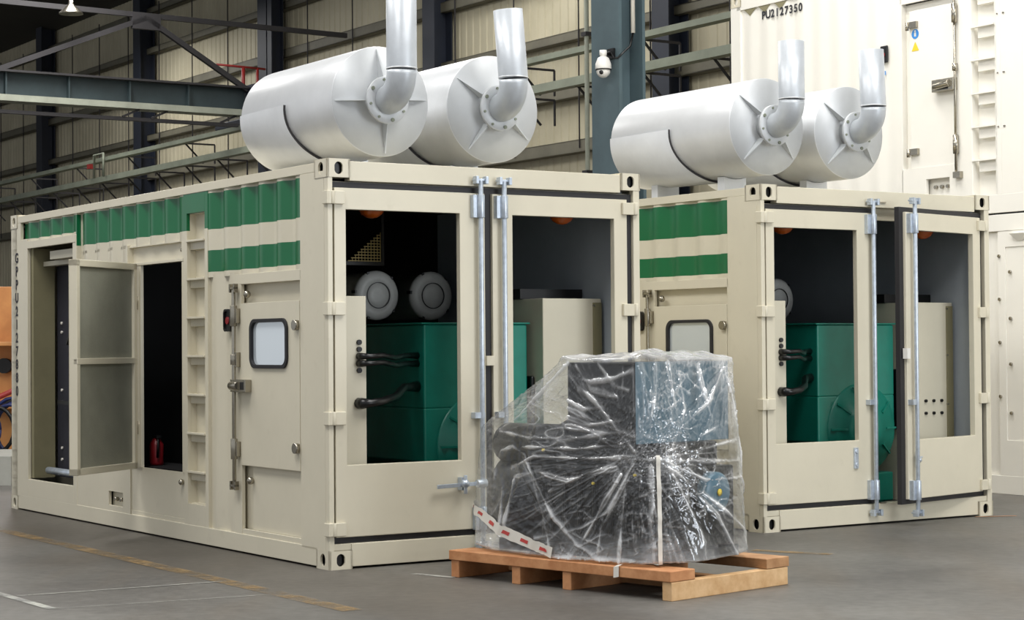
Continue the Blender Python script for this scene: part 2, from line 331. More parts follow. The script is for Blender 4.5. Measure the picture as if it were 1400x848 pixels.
mb = MB('plastic_white'); mb.lathe([(0.015,4.755),(0.042,4.755),(0.042,4.70),(0.035,4.695),(0.035,4.68)], (dx,dy,0)); mb.lathe([(0.035,4.685),(0.065,4.665),(0.09,4.60),(0.093,4.545),(0.09,4.54)], (dx,dy,0)); mb.build('housing', t)
mb = MB('plastic_white'); mb.sphere((dx,dy,4.52), 0.080, n=20); mb.build('dome', t)
mb = MB('black'); mb.lathe([(0.091,4.528),(0.092,4.538)], (dx,dy,0)); mb.sphere((dx-.05,dy-.035,4.50), 0.028); mb.build('lens', t)
mb = MB('black'); mb.box(dx,13.048,dy-.02,dy+.02,4.70,4.735); mb.box(13.02,13.048,dy-.07,dy+.05,4.66,4.78); mb.build('bracket', t)
mb = MB('strap'); mb.tube([(13.22,17.86,9),(13.22,17.86,6.2),(13.22,17.86,4.95)], .025, 8); o = mb.build('cable'); tag(place(o,(0,0,0)), 'white cable running down the upper edge of the blue-grey column', 'cable')
mb = MB('cable'); mb.tube([(13.22,17.86,4.95),(13.18,17.865,4.8),(13.03,17.90,4.66),(13.02,17.95,4.66),(13.0,17.99,4.74),(12.97,18.02,4.72)], .012, 6); o = mb.build('cable'); tag(place(o,(0,0,0)), 'thin dark cable drooping from the column edge to the dome camera', 'cable')
# lattice runway: two long chords with bracket frames
t = thing('lattice_girder', 'long pale steel lattice girder with dark bracing running along the wall', 'girder', (0,0,0), YAW, (17.2, 22, 5.4))
for z, h in ((5.47, 0.13), (5.94, 0.09)):
    mb = MB('girt'); mb.box(17.1, 17.28, -10, 84, z-h/2, z+h/2); mb.build('chord', t)
for lvl, (z, step) in enumerate(((5.42, 1.67), (5.91, 3.34))):
    fr = None; y = 16.4
    while y < 62:
        if fr is None:
            hh = .42; mb = MB('brace'); mb.beam((17.2,0,z),(17.95,0,z),.03,.035); mb.beam((17.95,0,z),(17.95,0,z-hh),.028,.028); mb.beam((17.25,0,z),(17.68,0,z-hh),.03,.03); fr = mb.build('brace_frame', t); fr.location = (0, y, 0)
        else: copy_part(fr, t, (0, y-16.4, 0))
        y += step
# crane girder crossing the hall
t = thing('crane_girder', 'deep slate-green crane girder crossing the hall at upper left', 'girder', (0,0,0), YAW, (9, 36.5, 6.2))
mb = MB('girder'); mb.box(-6, 17.2, 36.62, 36.65, 6.28, 6.72); mb.build('web', t)
mb = MB('brace'); mb.box(-6, 17.25, 36.4, 36.8, 6.72, 6.76); mb.build('top_flange', t)
mb = MB('lgirder'); mb.box(-6, 17.1, 36.38, 36.80, 6.16, 6.28); mb.build('bottom_flange', t)
st = None
for k in range(16):
    if st is None: mb = MB('girder'); mb.box(15.9, 15.93, 36.5, 36.62, 6.28, 6.72); st = mb.build('stiffener', t)
    else: copy_part(st, t, (-1.25*k, 0, 0))
mb = MB('brace'); mb.box(-6, 17.0, 36.5, 36.6, 5.93, 6.0); tag(place(mb.build('tie_bar'), (0,0,0)), 'thin dark tie bar running just under the crane girder', 'bar')
mb = MB('brace'); [mb.beam((a,36.5,6.0),(a+.35,36.5,6.16),.04,.04) for a in (10.5,14.5,15.1,16.6)]; tag(place(mb.build('hanger_rod'), (0,0,0)), 'short rods linking the tie bar to the crane girder', 'rod', kind='stuff')
t = thing('end_carriage', 'dark crane end carriage where the girder meets the lattice runway', 'crane part', (0,0,0), YAW, (17.3, 36.5, 6.0))
mb = MB('wcolumn'); mb.box(17.15, 17.6, 34.9, 38.0, 6.0, 6.14); mb.build('body', t, .02)
mb = MB('wcolumn'); mb.box(17.21, 17.4, 36.2, 36.9, 6.14, 6.8); mb.build('bracket', t)
mb = MB('brace')
for p, q in (((15.0,36.5,7.99),(11.0,36.5,6.35)), ((15.0,36.5,7.99),(17.2,36.5,6.7))): mb.beam(p, q, .1, .1)
mb.beam((6,36.5,8.12),(19.5,36.5,8.0),.08,.1); mb.beam((14.7,36.5,7.9),(15.3,36.5,7.9),.1,.28)
tag(place(mb.build('roof_brace'), (0,0,0)), 'dark roof bracing forming a wide peak above the crane girder', 'brace')
t = thing('hanging_lamp', 'small conical metal lamp hanging at upper left under the roof', 'lamp', (0,0,0), YAW, (13.38, 36.3, 7.9))
mb = MB('steel'); mb.lathe([(0.04,8.2),(0.05,8.1),(0.22,7.93),(0.23,7.90)], (13.38,36.3,0)); mb.build('shade', t)
mb = MB('brace'); mb.cyl((13.38,36.3,8.15),(13.38,36.3,8.6),.025,8); mb.build('stem', t)
mb = MB('rail_red'); mb.tube([(16.7,36.9,7.24),(17.8,36.9,7.22)], .025, 6); mb.tube([(17.3,36.9,7.22),(17.3,36.9,6.6)], .04, 6); mb.tube([(17.62,36.9,7.22),(17.62,36.9,6.6)], .03, 6)
tag(place(mb.build('handrail'), (0,0,0)), 'red pipe handrail beside the first silencer', 'handrail')
t = thing('service_platform', 'little red and grey valve stand on the far lattice girder', 'stand', (0,0,0), YAW, (17.0, 44.5, 5.5))
mb = MB('girt'); mb.tube([(17,44.0,5.5),(17,44.0,6.05),(17,44.6,6.05),(17,44.6,5.5)], .03, 6); mb.build('hoop', t)
mb = MB('rail_red'); mb.box(16.95,17.05,44.8,44.95,5.75,5.86); mb.build('valve_box', t)

# ------------------------------------------------------------------ container building blocks
H, W, Ln = 2.591, 2.438, 6.058
def corrug(b0, b1, cuts, parent, name='corrugated_panel', mats=('cream', 'green'), pitch=0.278, x0=0.008, dep=0.036, rev=1):
    mb = MB(*mats); prof = []; b = b0
    while b < b1 - 1e-6:
        for db, d in ((0,0),(0.072,0),(0.139,dep),(0.211,dep)):
            if b+db < b1-1e-6: prof.append((b+db, x0+d))
        b += pitch
    prof.append((b1, prof[-1][1]))
    zs = [cuts[0][0]] + [c[1] for c in cuts]
    rows = [mb.add([(x, y, z) for y, x in prof]) for z in zs]
    for r in range(len(cuts)):
        for k in range(len(prof)-1): mb.face([rows[r][k], rows[r][k+1], rows[r+1][k+1], rows[r+1][k]], cuts[r][2], True)
    return mb.build(name, parent)
def casting(parent, x0, x1, y0, y1, z0, z1, side_x=None, front=True):
    mb = MB('cream', 'black'); cx, cy, cz = (x0+x1)/2, (y0+y1)/2, (z0+z1)/2; n = 16
    mb.box(x0+.03, x1-.03, y0+.03, y1-.03, z0+.012, z1-.012, 1)
    for d0, d1 in ((y0, y0+.014), (y1-.014, y1)): mb.ring(rect_ring(x0,x1,z0,z1), stadium(cx, cz, .030, .040), FRONT, d0, d1)
    for d0, d1 in ((x0, x0+.014), (x1-.014, x1)): mb.ring(rect_ring(y0,y1,z0,z1), stadium(cy, cz, .034, .040), SIDE, d0, d1)
    mb.box(x0+.002, x1-.002, y0+.002, y1-.002, z0, z0+.012); mb.box(x0+.002, x1-.002, y0+.002, y1-.002, z1-.012, z1)
    return mb.build('corner_casting', parent)
def lockrod(parent, x, y, z0, z1, brackets, r=.017, matn='galv', vis=True):
    mb = MB(matn); mb.cyl((x,y,z0+.03),(x,y,z1-.03), r, 14)
    for z in brackets: mb.cyl((x,y,z-.06),(x,y,z+.06), r+.011, 14); mb.box(x-.045, x+.005, y, y+.035, z-.06, z+.06)
    for z, s in ((z0,-1),(z1,1)):
        mb.cyl((x,y,z-.03),(x,y,z+.02), r+.008, 12); mb.box(x-.045, x+.045, y-.012, y+.02, z-.006, z+.006); mb.box(x-.042, x-.022, y-.03, y+.02, z-.03, z+.02); mb.box(x+.022, x+.042, y-.03, y+.02, z-.03, z+.02)
    return mb.build('locking_rod', parent, .002)
def end_door(parent, which, ajar=0.0, white=False):
    """which = 0 left, 1 right; mesh written about its hinge line"""
    if which == 0: x0, x1, o0, o1, hx, rod = .050, 1.168, .131, .975, .045, 1.113
    else: x0, x1, o0, o1, hx, rod = 1.228, 2.332, 1.387, 2.222, 2.352, 1.296
    off = (hx + parent_off(parent)[0]*0, 0.0, 0.0)
    mb = MB('cream'); mb.ring(rect4(x0,x1,.200,2.408), rect4(o0,o1,.655,2.272), FRONT, .004, .050)
    d = mb.build('end_door', parent, .004, off=off); d.location = Vector(off) - Vector(parent_off(parent)); OFF[d.name] = off
    if ajar: d.rotation_euler = (0,0,ajar)
    g = MB('rubber'); e = .034
    xa, xb = (x0-.012, x1+.002) if which == 0 else (x0-.056, x1+.052)
    g.ring(rect4(xa, xb, .163, 2.446), rect4(x0+.03, x1-.03, .235, 2.37), FRONT, .028, .068); g.build('door_gasket', d)
    for z in (2.344, 1.643, .951, .253):
        if which == 0:
            h = MB('cream'); h.box(-.004, .112, -.022, .004, z-.042, z+.042); h.cyl((.028,-.016,z-.042),(.028,-.016,z+.042), .015, 12); h.box(-.016, -.002, -.024, .045, z-.042, z+.042)
        else:
            h = MB('cream'); h.box(2.285, 2.415, -.020, .004, z-.042, z+.042); h.cyl((2.392,-.016,z-.042),(2.392,-.016,z+.042), .018, 12)
        h.build('hinge', d, .004)
    # rod
    m2 = MB('galv'); r = .017; y = -.038
    m2.cyl((rod,y,.10),(rod,y,2.49), r, 14)
    for z in (2.32, .27): m2.cyl((rod,y,z-.075),(rod,y,z+.075), r+.009, 14); m2.box(rod-.055, rod+.004, -.034, .006, z-.075, z+.075)
    m2.box(rod-.06, rod+.02, -.045, .006, .925, .965)
    for z in (.098, 2.495): m2.box(rod-.05, rod+.05, y-.01, y+.03, z-.007, z+.007); m2.box(rod-.048, rod-.026, y-.025, y+.02, z-.028, z+.022); m2.box(rod+.026, rod+.048, y-.025, y+.02, z-.028, z+.022)
    m2.build('locking_rod', d, .002)
    return d
def container(origin, yaw, label, first):
    c = thing('power_container', label, 'container', origin, yaw, (W/2, Ln/2, 0))
    # frame
    for (x0,x1,y0,y1) in ((0,.036,0,.05),(W-.053,W,0,.05),(0,.05,Ln-.16,Ln),(W-.05,W,Ln-.16,Ln)):
        mb = MB('cream'); mb.box(x0, x1, y0, y1, .11, H-.11); mb.build('corner_post', c, .004)
    for x0 in (-.004, W-.160):
        for y0 in (-.004, Ln-.174):
            for z0 in (0, H-.118): casting(c, x0, x0+.164, y0, y0+.178, z0, z0+.118)
    mb = MB('cream'); mb.box(.16, W-.16, .004, .075, 2.454, H-.012); mb.box(.04, W-.05, .075, .12, 2.36, 2.454); mb.build('end_header', c, .003)
    mb = MB('cream'); mb.box(.16, W-.16, .004, .10, .014, .158); mb.box(.036, W-.05, .012, .12, .118, .160); mb.build('end_sill', c, .003)
    for x0, x1 in ((0,.055),(W-.055,W)):
        mb = MB('cream'); mb.box(x0, x1, .17, Ln-.17, 2.515, H-.016); mb.build('top_rail', c, .003)
        mb = MB('cream'); mb.box(x0, x1, .17, Ln-.17, .012, .165 if x0 else .132); mb.build('bottom_rail', c, .003)
    mb = MB('cream'); mb.box(.03, W-.03, .05, Ln-.03, 2.545, 2.57); mb.build('roof_panel', c)
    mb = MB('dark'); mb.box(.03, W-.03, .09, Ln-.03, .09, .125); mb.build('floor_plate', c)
    mb = MB('cream'); mb.box(W-.03, W-.012, .05, Ln-.03, .1, 2.53); mb.box(.03, W-.03, Ln-.05, Ln-.03, .1, 2.53); mb.build('rear_panel', c)
    # inner lining
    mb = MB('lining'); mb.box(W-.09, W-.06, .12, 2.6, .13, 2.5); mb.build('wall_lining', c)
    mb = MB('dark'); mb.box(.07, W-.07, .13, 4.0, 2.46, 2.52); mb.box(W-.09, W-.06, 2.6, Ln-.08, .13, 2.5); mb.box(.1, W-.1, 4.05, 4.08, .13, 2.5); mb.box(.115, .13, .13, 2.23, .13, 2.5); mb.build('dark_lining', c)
    # near end flat post plate
    mb = MB('cream'); mb.box(.0, .03, .05, .385, .115, 2.515); mb.build('post_plate', c, .002)
    # side skins
    corrug(.385, 1.84, [(1.90,1.939,0),(1.939,2.092,1),(2.092,2.240,0),(2.240,2.497,1),(2.497,2.53,0)], c)
    corrug(1.40, 1.86, [(.13,1.92,0)], c, dep=.02)
    mb = MB('cream','green'); mb.box(.004,.03,2.20,2.264,.13,2.25); mb.box(.004,.03,1.84,1.892,.13,2.25); mb.box(.004,.03,1.89,2.205,2.375,2.515,1); mb.box(.0045,.03,1.835,1.89,2.25,2.515,1); mb.box(.0045,.03,2.205,2.264,2.25,2.515,1); mb.box(.004,.03,1.89,2.205,.13,.282); mb.build('side_frame', c)
    corrug(2.264, 4.44, [(2.178,2.250,0),(2.250,2.505,1),(2.505,2.53,0)], c)
    mb = MB('green', 'cream'); mb.box(.004, .05, 4.432, 4.448, 2.25, 2.505); mb.box(.004, .05, 4.432, 4.448, .5, 2.25, 1); mb.box(.004, .05, 4.432, 4.448, 2.505, 2.52, 1); mb.build('seam_cover', c)
    corrug(4.44, 5.81, [(2.33,2.367,0),(2.367,2.505,1),(2.505,2.53,0)], c)
    mb = MB('cream'); mb.box(.0,.03,5.81,Ln-.02,.11,2.515); mb.box(.0,.03,5.63,5.812,.13,2.367); mb.box(-.004,.03,4.455,5.63,2.28,2.345); mb.box(.0,.03,4.44,4.523,.13,2.345); mb.box(.0,.03,4.523,5.63,.13,.28); mb.build('rear_frame', c, .003)
    corrug(3.362, 4.44, [(.50,2.20,0)], c)
    mb = MB('cream'); mb.ring(rect4(3.30,4.44,.13,.50), rect4(3.45,3.75,.175,.285), SIDE, .004, .03); mb.box(.05,.06,3.42,3.78,.15,.31); mb.build('lower_panel', c, .002)
    mb = MB('steel'); mb.cyl((.05,3.54,.225),(.015,3.54,.225),.016,10); mb.build('earth_stud', c); mb = MB('steel'); mb.cyl((.05,3.66,.225),(.015,3.66,.225),.016,10); mb.build('earth_stud', c)
    mb = MB('cream'); mb.box(.012,.03,2.264,3.30,.13,.165); mb.box(.016,.034,2.264,3.30,.165,.50); mb.box(.004,.03,3.08,3.365,.5,2.052); mb.box(.052,.062,2.264,3.362,2.04,2.20); mb.box(.004,.06,3.34,3.365,.5,2.20); mb.box(.040,.06,4.40,4.46,.5,2.52); mb.box(.02,.06,2.264,3.362,2.178,2.19)
    mb.box(.004,.06,2.264,2.30,.50,2.178); mb.box(.0,.05,2.264,3.362,2.035,2.056); mb.build('access_frame', c, .002)
    for q in ((.0,2.31,.43),(.03,2.33,2.12)): mb = MB('steel'); mb.sphere(q, .022); mb.build('latch_knob', c)
    # ladder
    l = MB('cream'); l.box(.075,.085,1.89,2.205,.285,2.377); l.box(.03,.08,1.885,1.892,.285,2.377); l.box(.03,.08,2.203,2.21,.285,2.377); l.box(.03,.08,1.89,2.205,.278,.288); l.box(.03,.08,1.89,2.205,2.370,2.380)
    lad = l.build('ladder', c)
    r0 = MB('cream'); r0.box(-.006,.03,1.892,2.203,.505,.520); r0.box(.03,.076,1.95,2.203,.45,.506); r0 = r0.build('rung', lad, .002)
    for k in range(1, 7): copy_part(r0, lad, (0,0,.277*k))
    # personnel door in its recess
    mb = MB('cream'); mb.box(.055,.065,.385,1.42,.13,1.90); mb.box(.03,.06,1.38,1.40,.13,1.9); mb.box(.03,.06,.385,.402,.13,1.9); mb.box(.03,.06,.385,1.4,1.835,1.9); mb.box(.004,.03,.385,.40,.13,1.90); mb.box(.004,.03,.385,1.40,1.835,1.905); mb.box(.004,.03,1.29,1.40,.13,1.835); mb.box(.008,.03,.385,1.30,.13,.168); mb.box(.03,.06,.40,1.165,.168,.60); mb.build('door_recess', c, .002)
    mb = MB('cream'); mb.ring(rect_ring(.402,1.288,.600,1.705), stadium(.846,1.428,.262,.150,16,.06), SIDE, .0, .028)
    pd = mb.build('personnel_door', c, .003)
    mb = MB('rubber'); mb.ring(stadium(.846,1.428,.285,.166,32,.075), stadium(.846,1.428,.255,.142,32,.055), SIDE, -.014, .01); mb.build('window_gasket', pd, .002)
    mb = MB('glass'); mb.face(mb.add([(.006,u,v) for u,v in stadium(.846,1.428,.262,.150,16,.06)])); mb.face(mb.add([(.012,u,v) for u,v in stadium(.846,1.428,.262,.150,16,.06)][::-1])); mb.build('window_pane', pd)
    for z in (1.545,.748):
        mb = MB('steel'); mb.cyl((-.004,.43,z),(-.03,.43,z),.034,14); mb.box(-.02,0,.405,.44,z-.03,z+.03); mb.build('hinge', pd)
    mb = MB('steel'); mb.cyl((-.028,1.342,.44),(-.028,1.342,1.80),.014,12)
    for z in (1.62,.71,1.32): mb.cyl((-.028,1.342,z-(.07 if z!=1.32 else .035)),(-.028,1.342,z+(.07 if z!=1.32 else .035)),.024,12); mb.box(-.03,.004,1.30,1.345,z-.05,z+.05)
    for z in (.46,1.81): mb.box(-.045,-.012,1.30,1.385,z-.008,z+.008); mb.box(-.045,-.012,1.30,1.315,z-.03,z+.03); mb.box(-.045,-.012,1.37,1.385,z-.03,z+.03)
    mb.build('locking_rod', pd, .002)
    mb = MB('steel','black'); mb.box(-.05,.0,1.12,1.36,1.10,1.185); mb.cyl((-.055,1.22,1.142),(-.055,1.33,1.142),.03,12); mb.box(-.052,-.04,1.14,1.20,1.115,1.17,1); mb.build('lock_handle', pd, .004)
    for q in ((.01,1.205,1.765),(.01,1.165,.50)): mb = MB('steel'); mb.sphere(q, .026); mb.build('latch_knob', pd)
    mb = MB('black'); mb.ring(stadium(1.484,1.592,.058,.078,16,.03), stadium(1.484,1.592,.045,.064,16,.025), SIDE, -.016, .01); mb.face(mb.add([(-.003,u,v) for u,v in stadium(1.484,1.592,.05,.07,16,.03)])); sw = mb.build('stop_button', c)
    mb = MB('red'); mb.cyl((-.002,1.484,1.59),(-.014,1.484,1.59),.026,12); mb.build('red_button', sw)
    # end doors
    end_door(c, 0); rd = end_door(c, 1, R(12.5) if not first else 0)
    if first:
        mb = MB('galv'); mb.beam((.755,-.055,.492),(1.113,-.05,.502),.012,.026); mb.cyl((1.06,-.05,.50),(1.13,-.05,.50),.028,10); mb.box(.945,.975,-.05,.006,.46,.545); mb.cyl((.96,-.07,.44),(.96,-.07,.56),.013,8); mb.sphere((.96,-.065,.505), .03); mb.build('lever_handle', c, .002)
        mb = MB('cream'); mb.box(1.165,1.228,-.016,.02,1.27,1.335); mb.build('clip_plate', c, .003)
    else:
        mb = MB('galv'); mb.box(.915,.955,-.012,.006,.44,.60); mb.cyl((.935,-.02,.47),(.935,0,.47),.015,10); mb.cyl((.935,-.02,.57),(.935,0,.57),.015,10); mb.build('catch_plate', c, .002)
        mb = MB('galv'); mb.box(1.33,1.36,-.016,.006,.44,.56); mb.sphere((1.345,-.02,.50), .022); mb.beam((1.30,-.02,.52),(1.39,-.02,.52),.012,.012); mb.build('catch_plate', rd, .002, off=(2.352,0,0))
        mb = MB('plastic_white'); mb.box(1.196,1.24,-.02,.02,1.28,1.36); mb.build('clip_plate', rd, off=(2.352,0,0))
        mb = MB('steel'); mb.box(1.18,1.28,-.01,.004,2.49,2.50); mb.box(1.2,1.26,.0,.05,.163,.17); mb.build('keeper_plate', c)
    return c
C1o = (-1.15471, 12.29544, 0); C2o = (1.852284, 14.519705, 0); Y1 = 0.574188559; Y2 = 0.591679
c1 = container(C1o, Y1, 'cream generator container in front at left with an open side door and green stripes', True)
c2 = container(C2o, Y2, 'cream generator container at right with its right end door standing ajar', False)
# stencilled number on the far post of the first container
def letter(ch, parent, M4):
    cu = bpy.data.curves.new('stencil_letter', 'FONT'); cu.body = ch; cu.size = .118; cu.extrude = .0008; cu.offset = .0035; cu.align_x = 'CENTER'
    o = bpy.data.objects.new('stencil_tmp', cu); COL.objects.link(o); me = bpy.data.meshes.new_from_object(o.evaluated_get(bpy.context.evaluated_depsgraph_get()))
    bpy.data.objects.remove(o); me.name = 'stencil_letter'; me.materials.clear(); me.materials.append(M['ink']); q = bpy.data.objects.new('stencil_letter', me); COL.objects.link(q); q.parent = parent; q.matrix_local = M4
for i, ch in enumerate('GPPU2127880'):
    letter(ch, c1, Matrix.Translation(Vector((-.002, 5.905, 2.17 - i*.117)) - Vector(parent_off(c1))) @ Matrix.Rotation(-PI/2, 4, 'Z') @ Matrix.Rotation(PI/2, 4, 'X'))
# open access door of the first container (hinged at y=3.11)
dm = Matrix.Rotation(0, 4, 'Z')
adoor = MB('cream'); wd = .88; z0, z1 = .49, 2.05
adoor.box(-.07, 0, -wd, 0, z0, z0+.05); adoor.box(-.07, 0, -wd, 0, z1-.05, z1); adoor.box(-.07, 0, -wd, -wd+.045, z0, z1); adoor.box(-.07, 0, -.045, 0, z0, z1); adoor.box(-.07, -.06, -wd, 0, z0, z1); adoor.box(-.03, .002, -wd, 0, 1.29, 1.335)
off = (0, 0, 0); ad = adoor.build('access_door', c1, .004, off=off); ad.location = Vector((-.002, 3.13, 0)) - Vector(parent_off(c1)); ad.rotation_euler = (0, 0, -R(51)); OFF[ad.name] = (0,0,0)
for za, zb in ((z0+.05, 1.29), (1.335, z1-.05)):
    mb = MB('insul'); mb.box(-.058, -.022, -wd+.045, -.045, za, zb); mb.build('insulation_panel', ad, off=(0,0,0))
mb = MB('steel'); [mb.cyl((-.01,.01,z-.05),(-.01,.01,z+.05),.014,8) for z in (.8,1.75)]; mb.build('hinge', ad, off=(0,0,0))
# second container has its access doors closed
mb = MB('cream'); mb.box(.0, .03, 2.30, 3.085, .5, 2.04); mb.build('access_door', c2, .004)
mb = MB('cream'); mb.box(.0, .03, 4.523, 5.63, .28, 2.28); mb.build('access_door', c2, .004)

# ------------------------------------------------------------------ things inside the containers
def inside(origin, yaw, tagw, first):
    g = thing('generator_set', 'teal generator with round end bell inside the %s' % tagw, 'generator', origin, yaw, (1.35, 1.4, .125))
    mb = MB('teal'); mb.box(.94, 1.77, .42, 1.55, .98, 1.55); mb.box(.94, 1.77, .42, 1.55, .62, .985); mb.build('terminal_box', g, .012)
    mb = MB('teal'); mb.box(.92, 1.79, .41, 1.57, 1.55, 1.562); mb.build('terminal_lid', g, .004)
    mb = MB('teal'); mb.lathe([(.10,.34),(.20,.345),(.21,.37),(.30,.375),(.315,.40),(.355,.405),(.37,.43),(.37,1.5)], (1.40,0,.72), 'y', 40); mb.build('alternator', g)
    for k in range(10):
        mb = MB('teal'); a = 2*PI*k/10; mb.beam((1.40+.21*math.cos(a), .35, .72+.21*math.sin(a)), (1.40+.35*math.cos(a), .39, .72+.35*math.sin(a)), .014, .014); mb.build('cooling_rib', g)
    mb = MB('teal'); mb.box(.95, 1.78, .45, 3.6, .13, .36); mb.build('base_frame', g, .01)
    mb = MB('teal'); mb.box(1.05, 1.75, 1.6, 3.7, .36, 1.35); mb.build('engine_block', g, .03)
    for i, x in enumerate((1.454, 1.93)):
        mb = MB('filter'); mb.lathe([(.04,1.975),(.09,1.972),(.095,1.985),(.10,1.972),(.165,1.978),(.175,1.99),(.186,2.0),(.186,2.03),(.178,2.04),(.178,2.6)], (x,0,1.79), 'y', 36); f = mb.build('air_filter', g)
        mb = MB('black'); mb.ring([(x+.100*math.cos(a),1.79+.100*math.sin(a)) for a in [2*PI*q/36 for q in range(36)]], [(x+.094*math.cos(a),1.79+.094*math.sin(a)) for a in [2*PI*q/36 for q in range(36)]], FRONT, 1.966, 1.972); [mb.box(x+.18*math.cos(a)-.01, x+.18*math.cos(a)+.01, 1.99, 2.05, 1.79+.18*math.sin(a)-.012, 1.79+.18*math.sin(a)+.012) for a in (.8,2.0,3.0,4.3,5.6)]; mb.build('clip_ring', f)
    if not first:
        mb = MB('filter'); mb.cyl((1.56,1.95,1.95),(1.56,2.0,1.95),.05,12); mb.build('filter_cap', g)
    p = thing('cable_box', 'beige cable entry box with black glands behind the left door of the %s' % tagw, 'box', origin, yaw, (.2, .2, .125))
    mb = MB('cab'); mb.box(.10, .325, .10, .40, .125, 1.726); mb.build('housing', p, .004)
    for z in (1.43, 1.385, 1.34, 1.295, 1.25):
        mb = MB('rubber'); mb.cyl((.27,.10,z),(.27,.085,z),.017,12); mb.build('gland', p)
    for i, (z, za, zb, r) in enumerate(((1.34,1.345,1.34,.017), (1.295,1.30,1.285,.017), (1.04,1.05,1.13,.027))):
        mb = MB('cable'); mb.tube([(.27,.10,z),(.27,.05,z),(.31,.03,z),(.42,.06,za),(.6,.2,(za+zb)/2-.015),(.75,.36,zb),(.84,.45,zb),(.935,.50,zb)], [r*1.35,r*1.35,r,r,r,r,r*1.1,r*1.4], 10)
        tag(place(mb.build('power_cable'), origin, yaw), ['upper thin black cable from the gland box to the generator in the %s', 'lower thin black cable from the gland box to the generator in the %s', 'thick black cable below the two thin ones in the %s'][i] % tagw, 'cable', 'power cables in the %s' % tagw)
    k = thing('control_cabinet', 'tall beige control cabinet behind the right door of the %s' % tagw, 'cabinet', origin, yaw, (2.08, .5, .125))
    mb = MB('cab'); mb.box(1.823, 2.32, .30, .75, .125, 1.728); mb.build('housing', k, .006)
    mb = MB('frame'); mb.box(2.245, 2.315, .290, .30, .2, 1.70); mb.build('edge_strip', k)
    mb = MB('black'); mb.box(1.79,1.823,.40,.50,.70,1.19); mb.build('side_plate', k, .015)
    for z in (1.68,1.3,.9): mb = MB('steel'); mb.cyl((2.25,.30,z),(2.25,.286,z),.008,8); mb.build('screw', k)
    mb = MB('black'); mb.box(1.80, 2.33, .55, .75, 1.73, 1.80); mb.build('top_tray', k)
    if not first:
        for x, z in [(x, z) for z in (.93,.83) for x in (2.0,2.09,2.18)]: mb = MB('black'); mb.cyl((x,.30,z),(x,.285,z),.013,10); mb.build('stud', k)
    for i, x in enumerate((.48, 1.99)):
        l = thing('bulkhead_lamp', ['left', 'right'][i] + ' orange round lamp under the ceiling of the %s' % tagw, 'lamp', origin, yaw, (x, .3, 2.46), 'orange lamps in the %s' % tagw)
        mb = MB('black'); mb.cyl((x,.3,2.46),(x,.3,2.40),.10,20); mb.build('base', l)
        mb = MB('orange'); mb.sphere((x,.3,2.33), .095, sz=.95); mb.build('glass', l)
inside(C1o, Y1, 'left container', True); inside(C2o, Y2, 'right container', False)
m = thing('wire_guard', 'small wire mesh guard above the left air filter, shaped and coloured as a lit patch', 'guard', C1o, Y1, (.55,.95,2.0))
mb = MB('mesh'); [mb.beam((.90-.25*(1-k/10),.95,1.995+.02*k),(.905,.95,1.995+.02*k),.004,.006) for k in range(10)]; [mb.beam((.66+.0245*k,.95,1.99),(.66+.0245*k,.95,1.995+.02*k),.004,.006) for k in range(11)]; mb.build('mesh', m)  # triangle outline and yellow tone put the lit patch of mesh into shape and colour
mb = MB('black'); mb.box(.63,.92,.94,.96,1.965,1.99); mb.box(.91,.93,.94,.96,1.965,2.46); mb.build('frame', m)
# radiator behind the open bay of the first container
r = thing('radiator', 'dark finned radiator in the rear side bay of the left container', 'radiator', C1o, Y1, (.4, 5, .13))
mb = MB('radiator'); mb.box(.24, .34, 4.40, 5.55, .30, 2.15); mb.build('core', r)
mb = MB('cab'); mb.box(.12, .20, 4.45, 5.56, 2.125, 2.165); mb.build('top_guard', r)
mb = MB('frame'); mb.box(.03, .22, 5.56, 5.62, .29, 2.28); mb.build('side_frame', r)
for z in (.45,.55,.95,1.05,1.55,1.63): 
    mb = MB('strap'); mb.cyl((.24,5.42,z),(.225,5.42,z),.012,8); mb.build('bolt', r)
mb = MB('black'); mb.beam((.18,5.35,.95),(.18,4.6,.93),.03,.03); mb.beam((.20,5.2,1.45),(.20,4.7,2.05),.02,.03); mb.beam((.20,5.1,1.0),(.20,4.6,.5),.02,.03); mb.build('stay', r)
mb = MB('galv'); mb.cyl((.12,5.45,.36),(.12,4.66,.36),.03,10); mb.cyl((.12,4.70,.30),(.12,4.64,.40),.05,10); mb.build('drain_pipe', r)
mb = MB('cab'); mb.box(.05,.2,4.62,5.2,2.17,2.24); mb.build('junction_box', r)
e = thing('fire_extinguisher', 'red fire extinguisher standing in the dark side doorway', 'extinguisher', C1o, Y1, (.25, 3.3, .5))
mb = MB('red'); mb.lathe([(.05,.50),(.055,.52),(.055,.66),(.03,.70),(.015,.71)], (.22,3.30,0)); mb.build('bottle', e)
mb = MB('black'); mb.box(.20,.24,3.25,3.32,.71,.73); mb.tube([(.22,3.27,.72),(.20,3.22,.68),(.20,3.23,.56)],.01,6); mb.build('valve', e)
mb = MB('dark'); mb.box(.1,.45,2.5,3.6,.44,.498); tag(place(mb.build('shelf'), C1o, Y1), 'dark ledge inside the side doorway of the left container', 'shelf')

